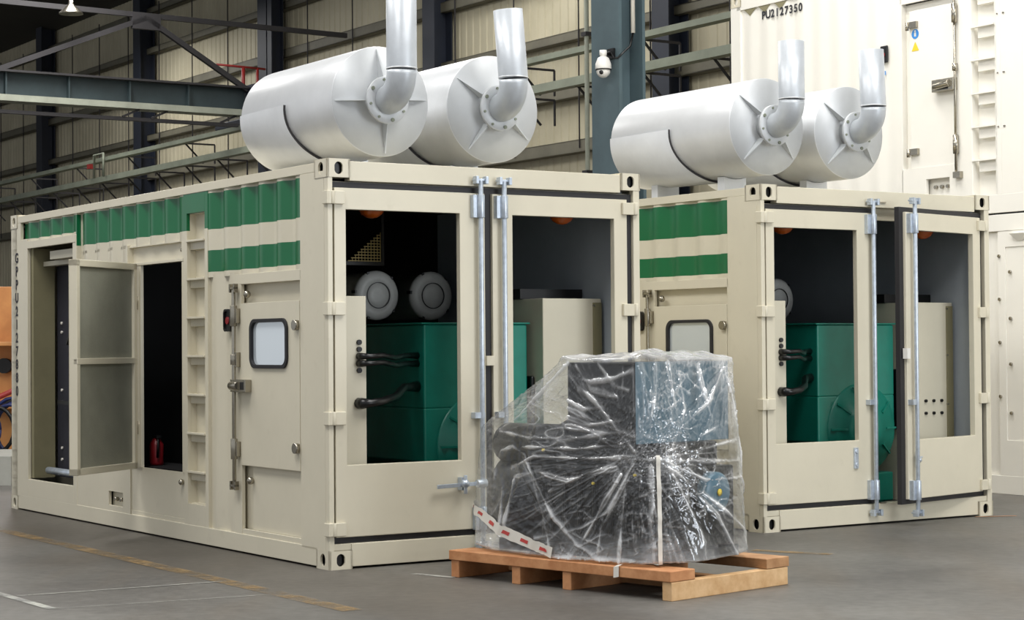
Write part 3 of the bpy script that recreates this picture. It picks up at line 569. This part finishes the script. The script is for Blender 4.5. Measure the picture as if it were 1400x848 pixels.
# ------------------------------------------------------------------ silencers
def silencer(origin, yaw, a, zc, r, L, ztop, lean, label, fins, roofz=H-.016):
    b0 = .2; s = thing('exhaust_silencer', label, 'silencer', origin, yaw, (a, b0+L/2, roofz), 'exhaust silencers on the container roofs')
    mb = MB('alu'); n = 56
    mb.lathe([(r-.03,b0+.012),(r-.02,b0+.010),(r-.001,b0+.010),(r,b0+.012),(r,b0+.02),(r,b0+L-.02),(r-.01,b0+L),(.02,b0+L+.002)], (a,0,zc), 'y', n); mb.build('body', s)
    # lower wrap sheet over the rear half
    mb = MB('alu', 'brace'); P = []; Q = []; na = 40
    for k in range(na+1):
        th = R(176) + R(188)*k/na; yy = b0 + L*.36 + .22*abs(math.cos(th))**2*0 ; yf = b0 + L*(.38 + .10*math.cos(th)**2*(1 if math.cos(th)<0 else .3))
        rw = r+.020; P.append(((a+rw*math.cos(th)), yf, zc+rw*math.sin(th))); Q.append((a+(r+.004)*math.cos(th), b0+L-.005, zc+(r+.004)*math.sin(th)))
    A = mb.add(P); B = mb.add(Q); A2 = mb.add([(a+(p[0]-a)*.955, p[1]+.0, zc+(p[2]-zc)*.955) for p in P])
    for k in range(na): mb.face([A[k],A[k+1],B[k+1],B[k]], 0, True); mb.face([A2[k],A2[k+1],A[k+1],A[k]], 1, False)
    mb.build('wrap_sheet', s)
    mb = MB('plate'); mb.lathe([(.02,b0+.004),(r-.004,b0+.004),(r-.004,b0+.02)], (a,0,zc), 'y', n); mb.build('end_plate', s)
    for th in fins:
        c_, s_ = math.cos(R(th)), math.sin(R(th)); mb = MB('plate'); tt = .004
        px, pz = -s_*tt, c_*tt
        A = mb.add([(a+c_*.13+px, b0+.012, zc+s_*.13+pz),(a+c_*(r-.012)+px, b0+.012, zc+s_*(r-.012)+pz),(a+c_*(r-.02)+px, b0-.0, zc+s_*(r-.02)+pz),(a+c_*.13+px, b0-.075, zc+s_*.13+pz)])
        B = mb.add([(a+c_*.13-px, b0+.012, zc+s_*.13-pz),(a+c_*(r-.012)-px, b0+.012, zc+s_*(r-.012)-pz),(a+c_*(r-.02)-px, b0-.0, zc+s_*(r-.02)-pz),(a+c_*.13-px, b0-.075, zc+s_*.13-pz)])
        mb.face(A); mb.face(B[::-1]); [mb.face([A[k],B[k],B[(k+1)%4],A[(k+1)%4]]) for k in range(4)]; mb.build('gusset', s)
    yf = b0-.085
    mb = MB('plate'); mb.lathe([(.10,yf-.012),(.152,yf-.012),(.155,yf-.008),(.155,yf+.01),(.11,yf+.012),(.11,b0+.012)], (a,0,zc), 'y', 40); fl = mb.build('flange', s)
    for k in range(8):
        th = 2*PI*(k+.3)/8; mb = MB('girt'); mb.cyl((a+.133*math.cos(th), yf-.020, zc+.133*math.sin(th)), (a+.133*math.cos(th), yf-.006, zc+.133*math.sin(th)), .009 if k % 3 else .013, 8); mb.build('bolt', fl)
    # elbow and pipe: leaves the flange towards -y and turns up, swung about y by `lean`
    rb = .17; pr = .096; ln = lean
    def sw(x, y, z): dx, dz = x-a, z-zc; return (a + dx*math.cos(ln) + dz*math.sin(ln), y, zc - dx*math.sin(ln) + dz*math.cos(ln))
    pts = [sw(a, yf-.01, zc)]
    for k in range(13):
        th = PI/2*k/12; pts.append(sw(a, yf-.02-rb*math.sin(th), zc+rb*(1-math.cos(th))))
    zj = zc+rb+.01
    mb = MB('pipe'); mb.tube(pts, pr, 32); mb.build('elbow', s)
    yb = yf-.02-rb
    mb = MB('pipe'); n = 32; A = []; B = []
    for k in range(n):
        th = 2*PI*k/n; A.append(sw(a+(pr+.002)*math.cos(th), yb+(pr+.002)*math.sin(th), zj)); B.append(sw(a+(pr+.002)*math.cos(th), yb+(pr+.002)*math.sin(th), ztop))
    Ai = mb.add(A); Bi = mb.add(B); Ci = mb.add([(x, y, z-.0) for x, y, z in [sw(a+(pr-.006)*math.cos(2*PI*k/n), yb+(pr-.006)*math.sin(2*PI*k/n), ztop) for k in range(n)]]); Di = mb.add([sw(a+(pr-.006)*math.cos(2*PI*k/n), yb+(pr-.006)*math.sin(2*PI*k/n), zj) for k in range(n)])
    for k in range(n):
        j = (k+1)%n; mb.face([Ai[k],Ai[j],Bi[j],Bi[k]],0,True); mb.face([Bi[k],Bi[j],Ci[j],Ci[k]]); mb.face([Ci[k],Ci[j],Di[j],Di[k]],0,True)
    mb.build('exhaust_pipe', s)
    mb = MB('alu'); mb.lathe([(pr-.004,zj-.004),(pr+.004,zj-.004),(pr+.004,zj+.004),(pr-.004,zj+.004)], sw(a,yb,0)[:2]+(0,) if not ln else (sw(a,yb,zj)[0],yb,0), 'z', 32); mb.build('weld_seam', s)
    for y in (b0+.42, b0+L-.25):
        mb = MB('alu'); A = []; hw = .11
        pts = [(a-hw, roofz),(a+hw, roofz)] + [(a+x, zc-math.sqrt((r+.004)**2-x*x)) for x in (hw, hw*.5, 0, -hw*.5, -hw)]
        A = mb.add([(x,y-.04,z) for x,z in pts]); B = mb.add([(x,y+.04,z) for x,z in pts]); mb.face(A); mb.face(B[::-1]); [mb.face([A[k],B[k],B[(k+1)%7],A[(k+1)%7]]) for k in range(7)]
        mb.build('saddle', s)
silencer(C1o, Y1, .50, 3.0, .36, 1.38, 4.05, R(0), 'silver silencer at far left with the tallest exhaust pipe', (95, 182, 275, 5))
silencer(C1o, Y1, 1.367, 3.0, .362, 1.38, 3.63, R(-5), 'silver silencer second from left with a leaning exhaust pipe', (145, 235, 325))
silencer(C2o, Y2, .25, 3.05, .368, 1.50, 3.66, R(0), 'silver silencer with upright pipe, nearer one on the right container', (140, 228, 318))
silencer(C2o, Y2, 1.10, 3.05, .362, 1.50, 3.66, R(-3), 'silver silencer farthest right, in front of the stacked white container', (140, 228, 318))

# ------------------------------------------------------------------ stacked white containers at the right
def big(zb, upper, label):
    o3 = hall(13.64, 16.63, zb); s = thing('storage_container', label, 'container', o3, YAW, (1.2, -6, 0), 'stacked white containers'); L3 = 12.19
    mb = MB('white'); mb.box(.02, 2.42, -L3, 0, .02, .14); mb.box(.02,2.42,-L3,0,2.5,2.58); mb.box(2.39,2.42,-L3,0,.1,2.5); mb.box(.05,2.42,-.03,0,.1,2.55); mb.box(.05,2.42,-L3,-L3+.03,.1,2.5); mb.build('shell', s)
    mb = MB('white'); mb.box(0, .06, -L3, -.1, .0, .17); mb.build('bottom_rail', s, .003)
    mb = MB('white'); mb.box(0, .06, -L3, -.1, H-.16, H-.005); mb.build('top_rail', s, .003)
    for z0 in (0, H-.118):
        for y0 in (-.178, -L3): casting(s, -.004, .16, y0, y0+.178, z0, z0+.118)
    mb = MB('white'); mb.box(0,.08,-.16,0,.1,H-.1); mb.box(0,.08,-L3,-L3+.16,.1,H-.1); mb.build('corner_post', s)
    return s
s = big(0, False, 'white container at right edge, lower one of the stack')
mb = MB('white'); mb.ring(rect4(-5.2,-3.84,.17,2.43), rect4(-5.1,-3.93,.50,2.28), SIDE, .004, .03); mb.box(.012,.03,-5.1,-3.93,.50,2.28); mb.box(.004,.04,-12,-5.2,.17,2.43); mb.box(.03,.05,-3.84,-.16,.17,2.43); mb.build('side_panel', s, .003)
for y in (-4.02,-4.3,-4.6):
    mb = MB('white'); A = mb.add([(-.0,y,2.40),(-.0,y-.2,2.40),(-.0,y-.13,2.33),(-.0,y-.07,2.33),(-.04,y,2.40),(-.04,y-.2,2.40)]); mb.face(A[:4]); mb.face([A[0],A[4],A[5],A[1]]); mb.face([A[4],A[0],A[3]]); mb.face([A[1],A[5],A[2]]); mb.face([A[4],A[3],A[2],A[5]]); mb.build('gusset', s)
for y, z in ((-3.86,2.2),(-3.86,1.8),(-3.86,1.4),(-3.99,2.05),(-3.99,1.62),(-3.99,1.2),(-3.86,.9),(-3.99,.75)):
    mb = MB('steel'); mb.cyl((.006,y,z),(-.01,y,z),.016,8); mb.build('bolt', s)
mb = MB('rubber'); mb.box(.03, .12, -12, -3.77, H-.002, H+.012); mb.build('seal_strip', s)
s = big(H+.012, True, 'white container at upper right, upper one of the stack, with door and ladder')
corrug(-2.58, -.16, [(.17,2.43,0)], s, 'corrugated_panel', ('white',), x0=.01, dep=.012)
mb = MB('white'); mb.box(.0,.04,-3.54,-3.33,.17,2.43); mb.box(.004,.03,-3.33,-2.60,2.12,2.43); mb.box(.07,.08,-3.33,-2.60,.17,2.12); mb.ring(rect4(-3.33,-2.60,.17,.50), rect4(-3.24,-2.93,.23,.38), SIDE, .004, .04); mb.box(.004,.07,-2.62,-2.58,.17,2.43); mb.box(.004,.05,-3.9,-3.83,.17,2.43); mb.box(.004,.04,-12,-3.9,.17,2.43); mb.build('side_frame', s, .003)
mb = MB('white'); mb.box(.012,.05,-3.325,-2.72,.50,2.04); d = mb.build('personnel_door', s, .005)
mb = MB('steel'); mb.cyl((-.03,-3.36,.38),(-.03,-3.36,2.10),.013,10); [mb.cyl((-.03,-3.36,z-.09),(-.03,-3.36,z+.09),.028,10) for z in (1.93,.68)]; mb.cyl((-.03,-3.36,1.38),(-.03,-3.36,1.45),.026,10); mb.box(-.045,.0,-3.42,-3.33,.36,.42); mb.build('locking_rod', d)
mb = MB('steel','black'); mb.box(-.06,.01,-3.36,-3.08,1.20,1.32); mb.cyl((-.065,-3.32,1.27),(-.065,-3.12,1.25),.035,10); mb.box(-.062,-.05,-3.30,-3.15,1.215,1.235,1); mb.build('lock_handle', d, .005)
for z in (1.90,.66):
    mb = MB('steel'); mb.box(-.02,.012,-2.84,-2.72,z-.03,z+.03); mb.cyl((-.02,-2.72,z-.05),(-.02,-2.72,z+.03),.018,8); mb.build('hinge', d)
mb = MB('stk_blue'); mb.cyl((.012,-2.80,1.81),(.009,-2.80,1.81),.048,20); mb.build('round_sticker', d)
mb = MB('strap'); mb.cyl((.0095,-2.80,1.838),(.008,-2.80,1.838),.011,10); mb.box(.008,.0095,-2.812,-2.788,1.785,1.825); mb.build('figure_mark', d)
mb = MB('stk_yellow'); A = mb.add([(.009,-2.85,1.645),(.009,-2.75,1.645),(.009,-2.80,1.735),(.012,-2.85,1.645),(.012,-2.75,1.645),(.012,-2.80,1.735)]); mb.face(A[:3]); mb.face(A[3:]); mb.build('warning_triangle', d)
mb = MB('steel'); mb.cyl((.07,-3.01,.30),(.04,-3.01,.30),.018,10); es = mb.build('earth_stud', s); copy_part(es, s, (0,-.08,0)); copy_part(es, s, (0,-.16,0))
mb = MB('white'); mb.box(.09,.10,-3.9,-3.46,.17,2.43); mb.box(.004,.095,-3.545,-3.53,.17,2.43); mb.box(.004,.095,-3.85,-3.835,.17,2.43); lad = mb.build('ladder', s)
r0 = MB('white'); r0.box(-.01,.04,-3.835,-3.54,.50,.515); r0.box(.03,.09,-3.835,-3.60,.40,.50); r0 = r0.build('rung', lad)
for k in range(1,6): copy_part(r0, lad, (0,0,.315*k))
for y in (-3.87,-3.95,-3.94):
    for z in (2.2,1.85,1.3,.8):
        mb = MB('steel'); mb.cyl((.004,y,z),(-.004,y,z),.008,6); mb.build('rivet', s)
mb = MB('black'); mb.box(-.012,.01,-2.43,-2.33,1.58,1.75); sw = mb.build('stop_button', s, .01)
mb = MB('red'); mb.cyl((-.01,-2.38,1.66),(-.022,-2.38,1.66),.022,12); mb.build('red_button', sw)
mb = MB('stk_blue'); mb.box(.004,.008,-2.39,-2.37,1.46,1.50); mb.build('small_sticker', s)
for y in (-.22,-.46,-.72):
    mb = MB('frame'); A = mb.add([(.006,y,2.43),(.006,y-.2,2.43),(.006,y-.1,2.35)]); mb.face(A); mb.build('gusset', s)  # flat olive triangles: the shadows at the gussets, put into colour
for i, ch in enumerate('PU2127350'):
    letter(ch, s, Matrix.Translation(Vector((.004, -.545-i*.074, 2.285)) - Vector(parent_off(s))) @ Matrix.Rotation(-PI/2, 4, 'Z') @ Matrix.Rotation(PI/2, 4, 'X'))

# ------------------------------------------------------------------ pallet and the wrapped engine
PY = -PI/4; PO = (-.381, 11.909, 0)
pal = thing('pallet', 'pine pallet of thick beams under the wrapped machine', 'pallet', PO, PY, (.87,.52,0))
for i, (x, wd) in enumerate(((.0,.068),(.52,.068),(.93,.068),(1.682,.068))):
    mb = MB('pine' if i == 3 else 'wood'); mb.box(x, x+wd, .0, 1.04, 0, .103); mb.build('bearer', pal, .004)
mb = MB('wood'); mb.box(-.01, 1.75, -.01, .20, .105, .163); mb.build('deck_board', pal, .004)
mb = MB('wood2'); mb.box(-.01, 1.752, .84, 1.05, .105, .163); mb.build('deck_board', pal, .004)
mb = MB('wood2'); mb.box(.07, 1.68, .42, .49, .01, .10); mb.build('cross_rail', pal, .003)
en = thing('wrapped_machine', 'black engine with control box, bundled under the stretch film', 'machine', PO, PY, (.9,.5,.165))
mb = MB('black'); mb.box(.25,1.55,.16,.24,.175,.24); mb.box(.25,1.55,.76,.84,.175,.24); [mb.box(x,x+.07,.16,.84,.175,.23) for x in (.25,.9,1.48)]; mb.build('skid_frame', en, .006)
mb = MB('black'); mb.box(.55,1.55,.22,.80,.24,.70); mb.box(.62,1.48,.28,.74,.70,.84); [mb.box(x,x+.03,.195,.22,.30,.66) for x in (.62,.74,.86,.98,1.10,1.22,1.34,1.46)]; mb.build('engine_block', en, .02)
mb = MB('black','box_blue'); mb.box(.89,1.41,.10,.92,.84,1.30); mb.box(1.41,1.416,.10,.92,.84,1.302,1); mb.build('control_box', en, .008)
mb = MB('black'); mb.lathe([(.10,.03),(.23,.04),(.275,.08),(.28,.15),(.28,.55)], (0,.51,.475), 'x', 32); mb.build('alternator', en)
mb = MB('black'); mb.lathe([(.03,.06),(.11,.07),(.125,.10),(.125,.60),(.12,.62),(.03,.63)], (0,.40,.80), 'x', 24); mb.build('air_cleaner', en)
mb = MB('black'); mb.tube([(.58,.40,.88),(.68,.40,.93),(.78,.4,.95),(.86,.4,.92),(.90,.4,.88)], .055, 12); mb.build('intake_hose', en)
mb = MB('box_blue'); mb.lathe([(.02,1.665),(.10,1.662),(.115,1.65),(.118,1.60),(.05,1.59),(.05,1.5)], (0,.52,.56), 'x', 28); p = mb.build('pulley', en)
mb = MB('stk_yellow'); mb.lathe([(.006,1.672),(.022,1.670)], (0,.52,.56), 'x', 12); mb.build('hub_cap', p)
mb = MB('stk_yellow'); [mb.cyl((x,.185,z),(x,.2,z),.008,8) for x,z in ((1.0,.60),(.60,.78),(1.32,.66))]; mb.build('oil_cap', en)
mb = MB('black'); mb.tube([(.35,.28,.74),(.42,.22,.66),(.52,.20,.56),(.6,.22,.42),(.62,.28,.32)], .04, 12); mb.build('coolant_hose', en)
# film: sampled hull of the load with creases that radiate from the knots
hp = [(.0,.28,.90),(.0,.60,.88),(-.02,.30,.60),(-.02,.22,.25),(.0,.7,.25),(.05,.15,.19),(.30,.06,.18),(1.0,.02,.18),(1.5,.04,.18),(1.70,.25,.19),(1.72,.70,.22),(1.64,.78,.42),(1.66,.70,.52),(1.70,.62,.50),(1.62,.55,.70),(1.70,.45,.40),
      (1.5,.95,.2),(.2,.93,.2),(.2,.93,.8),(.88,.085,1.31),(1.425,.085,1.31),(1.428,.935,1.31),(.88,.935,1.31),(1.15,.5,1.345),(1.30,.82,1.345),(1.43,.90,.70),(1.0,.03,.5),(1.45,.06,.50)]
bm = bmesh.new(); vs = [bm.verts.new(p) for p in hp]; bmesh.ops.convex_hull(bm, input=vs); bm.normal_update()
cen = Vector((.95,.5,.62)); planes = []
for f in bm.faces:
    n = f.normal.copy(); d = n.dot(f.verts[0].co - cen)
    if d < 0: n, d = -n, -d
    if d > 1e-4: planes.append((n, d))
bm.free()
def hull_r(dv): return min(d/n.dot(dv) for n, d in planes if n.dot(dv) > 1e-6)
import numpy as np
rng = np.random.RandomState(5); GR = rng.normal(size=(4096,3)); GR /= np.linalg.norm(GR, axis=1)[:,None]
def pnoise(P):
    P = np.asarray(P, float); I = np.floor(P).astype(np.int64); F = P-I; U = F*F*F*(F*(F*6-15)+10); out = 0
    for dx in (0,1):
        for dy in (0,1):
            for dz in (0,1):
                h = ((I[:,0]+dx)*73856093 ^ (I[:,1]+dy)*19349663 ^ (I[:,2]+dz)*83492791) & 4095
                g = (GR[h]*(F-[dx,dy,dz])).sum(1)
                out = out + g*(U[:,0] if dx else 1-U[:,0])*(U[:,1] if dy else 1-U[:,1])*(U[:,2] if dz else 1-U[:,2])
    return out*1.6
FL = [[[.23,.60],[.245,.70],[.28,.765],[.41,.795],[.54,.756],[.68,.598],[.854,.394],[1.03,.258],[1.22,.176]],[[1.44,.916],[1.0,.863],[.59,.852],[.25,.878]],[[1.44,.773],[1.06,.748],[.65,.746],[.41,.673]],[[1.44,.761],[1.06,.656],[.80,.552]],
 [[1.44,.753],[1.25,.458],[1.06,.355],[.68,.277]],[[1.34,.667],[1.08,.303]],[[.25,.206],[.82,.18],[1.44,.192]],[[.92,1.28],[.41,.956],[.23,.886]],[[1.44,.794],[1.18,1.034],[.95,1.198]],[[1.44,.875],[1.12,.97],[.926,1.03]],[[1.38,.71],[1.33,.175]],[[.60,.70],[.75,.42],[.80,.24]],[[1.3,.70],[.95,.62],[.70,.66],[.45,.62]],[[1.35,.84],[1.0,.80],[.5,.80]],[[.45,.60],[.40,.30]],[[.33,.55],[.36,.28]],[[.92,1.22],[1.1,1.18],[1.25,1.20],[1.40,1.25]],[[.92,1.08],[1.05,1.03],[1.2,1.04]],[[.98,1.27],[1.1,1.14],[1.3,1.10]],[[.92,.98],[1.1,.94],[1.35,.97]],[[.92,.93],[1.2,.90],[1.4,.90]],[[1.15,1.28],[1.28,1.16],[1.38,1.14]],[[1.44,.72],[1.2,.36],[1.18,.22]]]
GL = [[[.192,.871],[.627,1.065],[.83,1.252]],[[.19,.768],[.79,.848]],[[.19,.739],[.424,.633],[.753,.636],[.886,.458]],[[.19,.739],[.454,.443],[.614,.202]],[[.062,.876],[.145,1.036],[.242,1.281]],[[.433,1.237],[.398,1.029],[.236,.828]],[[.907,.457],[.78,.167]],[[.19,.707],[.324,.369],[.353,.16]],[[.109,.711],[.102,.201]],[[.19,.756],[.048,.754]],[[.2,.80],[.9,1.0]],[[.2,.75],[.9,.72]],[[.3,.85],[.35,1.28]],[[.6,.95],[.62,1.28]],[[.86,.6],[.84,1.28]],[[.2,.70],[.75,.30]]]
KN = [((1.44,.10,.80), 7.0, 1.0, 1.1), ((1.05,.03,.20), 7.0, .55, 2.2), ((1.43,.92,1.3), 9.0, .8, 1.6), ((.02,.28,.62), 8.0, .6, 2.2)]
def segd(u, v, poly):
    best = np.full(u.shape, 9.0)
    for (a0,b0),(a1,b1) in zip(poly, poly[1:]):
        dx, dy = a1-a0, b1-b0; t = np.clip(((u-a0)*dx+(v-b0)*dy)/(dx*dx+dy*dy), 0, 1); best = np.minimum(best, np.hypot(u-a0-t*dx, v-b0-t*dy))
    return best
def film_fields(P):
    """displacement along the ray and fold density for points on the load's hull"""
    P = np.asarray(P, float); x, y, z = P.T
    jit = pnoise(P*6)*.018
    disp = pnoise(P*2.3+3)*.018; fo = np.full(len(P), .0)
    frontw = np.clip((.30-y)/.12, 0, 1)*np.clip((1.48-x)/.05+.5, 0, 1); rightw = np.clip((x-1.36)/.06, 0, 1)
    for i, pl in enumerate(FL):
        d = segd(x, z, pl) + jit; e = np.exp(-(d/.008)**2)*frontw; wde = np.exp(-(d/.04)**2)*frontw; br = .55+.9*pnoise(P*5+i*7); br = np.clip(br, .1, 1)
        disp += .014*e*br; fo += 1.0*e*br + .05*wde*br
    for i, pl in enumerate(GL):
        d = segd(y, z, pl) + jit; e = np.exp(-(d/.008)**2)*rightw; wde = np.exp(-(d/.045)**2)*rightw; br = np.clip(.55+.9*pnoise(P*5+i*5+40), .1, 1)
        disp += .014*e*br; fo += 1.0*e*br + .09*wde*br
    for i, (k, fq, w_, fall) in enumerate(KN):
        V = P-np.array(k); r_ = np.linalg.norm(V, axis=1)+1e-5; D = V/r_[:,None]
        for m_, fm in enumerate((1.0, 2.3, 4.6)):
            a_ = pnoise(D*fq*fm + np.stack([r_*.5+i*9, r_*0+m_*5, r_*0], 1)); rid = np.clip(1-np.abs(a_)*3.0, 0, 1)**9*np.exp(-r_*fall)*w_
            disp += rid*(.012, .007, .004)[m_]; fo += rid*(.45, .55, .5)[m_]*np.clip(.4+1.5*pnoise(P*3+m_*11), 0, 1.2)
    cr = np.clip(1-np.abs(pnoise(P*np.array([5,9,16])))*3.2, 0, 1)**7; msk = np.clip(.3+1.6*pnoise(P*2.1+9), 0, 1); disp += .006*cr*msk; fo += .55*cr*msk
    disp += .0035*pnoise(P*22)
    left = np.clip((.42-x)/.2, 0, 1); fo += .10*left
    fo += .26*np.clip((.95-x)/.3, 0, 1)*np.clip((z-.86)/.15, 0, 1)*(.7+.6*pnoise(P*4))
    low = np.clip((.36-z)/.16, 0, 1); fo += .30*low*(.8+.8*pnoise(P*6+2))
    fo += .30*np.clip((y-.72)/.12, 0, 1)*rightw*np.clip((z-.25)/.2, 0, 1)*(.8+.9*pnoise(P*7))
    top = np.clip((z-1.285)/.02, 0, 1); fo = fo*(1-top)+top*(.62+.35*pnoise(P*6)); disp = disp*(1-top)+top*(.012+.05*np.clip(pnoise(P*np.array([4,4,0])+1), 0, 1)+.010*pnoise(P*12))
    return disp+.004, np.clip(fo-.03, 0, 1)
NU, NV = 760, 300
el = np.radians(np.linspace(-52, 90, NV+1)); az = 2*np.pi*np.arange(NU)/NU
EL, AZ = np.meshgrid(el, az, indexing='ij'); DV = np.stack([np.cos(EL)*np.cos(AZ), np.cos(EL)*np.sin(AZ), np.sin(EL)], -1).reshape(-1, 3)
RR = np.full(len(DV), 9.0)
for n_, d_ in planes:
    q = DV @ np.array(n_); ok = q > 1e-6; RR[ok] = np.minimum(RR[ok], d_/q[ok])
PP = np.array(cen) + DV*RR[:,None]; dsp, fol = film_fields(PP); PP = PP + DV*dsp[:,None]
low = PP[:,2] < .17; PP[low,2] = .17
i0 = np.arange(NV)[:,None]*NU; ii = np.arange(NU)[None,:]; jj = (ii+1) % NU
Q = np.stack([i0+ii, i0+jj, i0+NU+jj, i0+NU+ii], -1).reshape(-1, 4)
keep = ~(low[Q].all(1)); Q = Q[keep]
me = bpy.data.meshes.new('stretch_film'); me.from_pydata(PP.tolist(), [], Q.tolist()); me.materials.append(M['film']); me.polygons.foreach_set('use_smooth', [True]*len(Q)); me.update()
bm = bmesh.new(); bm.from_mesh(me); bmesh.ops.delete(bm, geom=[v for v in bm.verts if not v.link_faces], context='VERTS') if False else None; bm.free()
fo_ = bpy.data.objects.new('stretch_film', me); COL.objects.link(fo_)
at = me.attributes.new('fold', 'FLOAT', 'POINT'); at.data.foreach_set('value', fol.astype(np.float32))
tag(place(fo_, PO, PY), 'clear wrinkled plastic film wrapped around the black machine on the pallet', 'plastic film')
def surf(x, y, z, lift=.012):
    dv = (Vector((x,y,z)) - cen).normalized(); p = cen + dv*hull_r(dv); d_, _ = film_fields([tuple(p)]); return p + dv*(lift + float(d_[0]))
def ribbon(path, wd, mats, name, lift=.016, cut=None):
    mb = MB(*mats); A = []; B = []; n = len(path)
    for i, (x, y, z) in enumerate(path):
        q = path[min(i+1,n-1)]; p0 = path[max(i-1,0)]; t_ = (Vector(q)-Vector(p0)).normalized(); nn = (Vector((x,y,z))-cen).normalized(); s_ = t_.cross(nn).normalized()*wd/2
        A.append(surf(*(Vector((x,y,z))+s_), lift)); B.append(surf(*(Vector((x,y,z))-s_), lift))
    a_ = mb.add(A); b_ = mb.add(B)
    for i in range(n-1): mb.face([a_[i],a_[i+1],b_[i+1],b_[i]], 1 if (cut and i % cut == cut-1) else 0, True)
    return mb.build(name)
def lerp_path(pts, n):
    out = []
    for k in range(n+1):
        u = k/n*(len(pts)-1); i = min(int(u), len(pts)-2); out.append(tuple(Vector(pts[i]).lerp(Vector(pts[i+1]), u-i)))
    return out
tpath = lerp_path([(-.02,.28,.44),(.15,.17,.40),(.40,.10,.345),(.62,.07,.29),(.84,.04,.225)], 48)
tp = thing('printed_tape', 'white tape with red print running down the left of the film', 'tape', PO, PY, (.4,.1,.17))
o = ribbon(tpath, .045, ('strap',), 'tape_band', .016); o.parent = tp; o.location = -Vector(parent_off(tp))
for k in range(3, 44, 8):
    o = ribbon(tpath[k:k+4], .014, ('tape_red',), 'red_print', .019); o.parent = tp; o.location = -Vector(parent_off(tp))
pth = [(1.43, .20, .75-.58*k/30) for k in range(31)]
tp = ribbon(pth, .018, ('strap',), 'packing_strap', .018); tag(place(tp, PO, PY), 'white packing strap hanging down the front corner of the film', 'strap')
mb = MB('strap'); q = [(1.50,.10,.20),(1.44,.03,.185),(1.38,-.005,.172),(1.36,-.016,.160),(1.36,-.018,.10)]
A = mb.add([(x-.02,y,z) for x,y,z in q]); B = mb.add([(x+.02,y,z+.008) for x,y,z in q]); [mb.face([A[k],A[k+1],B[k+1],B[k]]) for k in range(4)]
tag(place(mb.build('strap_tail'), PO, PY), 'white strap tail tied over the front board of the pallet', 'strap')

# ------------------------------------------------------------------ floor markings
def strip(p, q, wd, m, label, name='floor_marking'):
    p, q = Vector(p+(0,)), Vector(q+(0,)); d = (q-p).normalized(); s = Vector((-d.y,d.x,0))*wd/2
    mb = MB(m); mb.face(mb.add([tuple(v+Vector((0,0,.003))) for v in (p-s,q-s,q+s,p+s)])); return tag(mb.build(name), label, 'floor marking')
yA = hall(4.93, 20.5, 0); yB = hall(4.93, 9.2, 0)
strip((yA.x,yA.y), (yB.x,yB.y), .12, 'yline', 'worn yellow line on the floor along the left container')
strip((-3.4,11.9), (-2.49,10.57), .055, 'wline', 'short white line at lower left corner of the floor')
strip((-2.82,11.13), (-1.75,11.75), .02, 'wline', 'thin faint white line crossing the floor at lower left')
strip((-2.49,10.57), (-1.4,11.1), .010, 'wline', 'faintest thin white line starting at the end of the short white line')
strip((-.62,12.08), (-.37,11.86), .05, 'wline', 'short white mark by the left end of the pallet')
strip((1.62,13.3), (2.1,13.0), .10, 'yline', 'worn yellow patch on the floor behind the pallet')
strip((3.70,15.72), (4.05,15.80), .03, 'wood', 'thin orange stick lying beside the corner of the right container')
# ------------------------------------------------------------------ far left background
t = thing('yellow_machine', 'ochre machine frame at the left edge behind the container', 'machine', (0,0,0), 0, (-6.3, 23, 0))
mb = MB('machine_orange'); mb.box(-7.6,-5.6,23,23.3,.75,2.15); mb.box(-7.6,-5.62,22.7,23,.72,.8); mb.box(-7.6,-5.7,22.6,23,1.45,1.5); mb.build('body', t, .01)
mb = MB('machine_orange'); mb.box(-7.5,-7.3,22.9,23.1,0,.75); mb.build('leg', t); mb = MB('machine_orange'); mb.box(-6.0,-5.8,22.9,23.1,0,.75); mb.build('leg', t)
mb = MB('black'); mb.cyl((-5.95,22.99,1.22),(-5.95,22.9,1.22),.09,14); mb.build('port', t)
mb = MB('cab'); mb.box(-5.75,-5.45,22.5,22.9,.75,1.9); mb.build('cover', t)
t = thing('hose_coil', 'tangle of dark blue and red hoses at the left edge', 'hoses', (0,0,0), 0, (-5.9,22.2,0))
for k in range(8):
    mb = MB('hose_blue' if k % 3 else 'black'); mb.tube([(-6.0-.10*math.sin(k)+.05*k+(.14+.02*k)*math.cos(a), 22.1+.05*k, .50+(.18+.025*k)*math.sin(a)) for a in [PI*2*j/20 for j in range(21)]], .022, 8); mb.build('hose', t)
mb = MB('rail_red'); mb.tube([(-6.3,22.0,.62),(-5.9,22.0,.82),(-5.6,22.0,.95)], .03, 8); mb.build('hose', t)
for x in (-6.7,-5.9):
    mb = MB('girt'); mb.box(x,x+.05,22.05,22.6,0,.2); mb.build('rest', t)
mb = MB('sheet'); mb.box(-7.5,-5.2,20.3,21.8,0.0,.30); tag(mb.build('pale_floor_block'), 'low pale block added in place of the light grey floor at the left edge', 'floor block')  # added block standing in for a stretch of light grey concrete floor
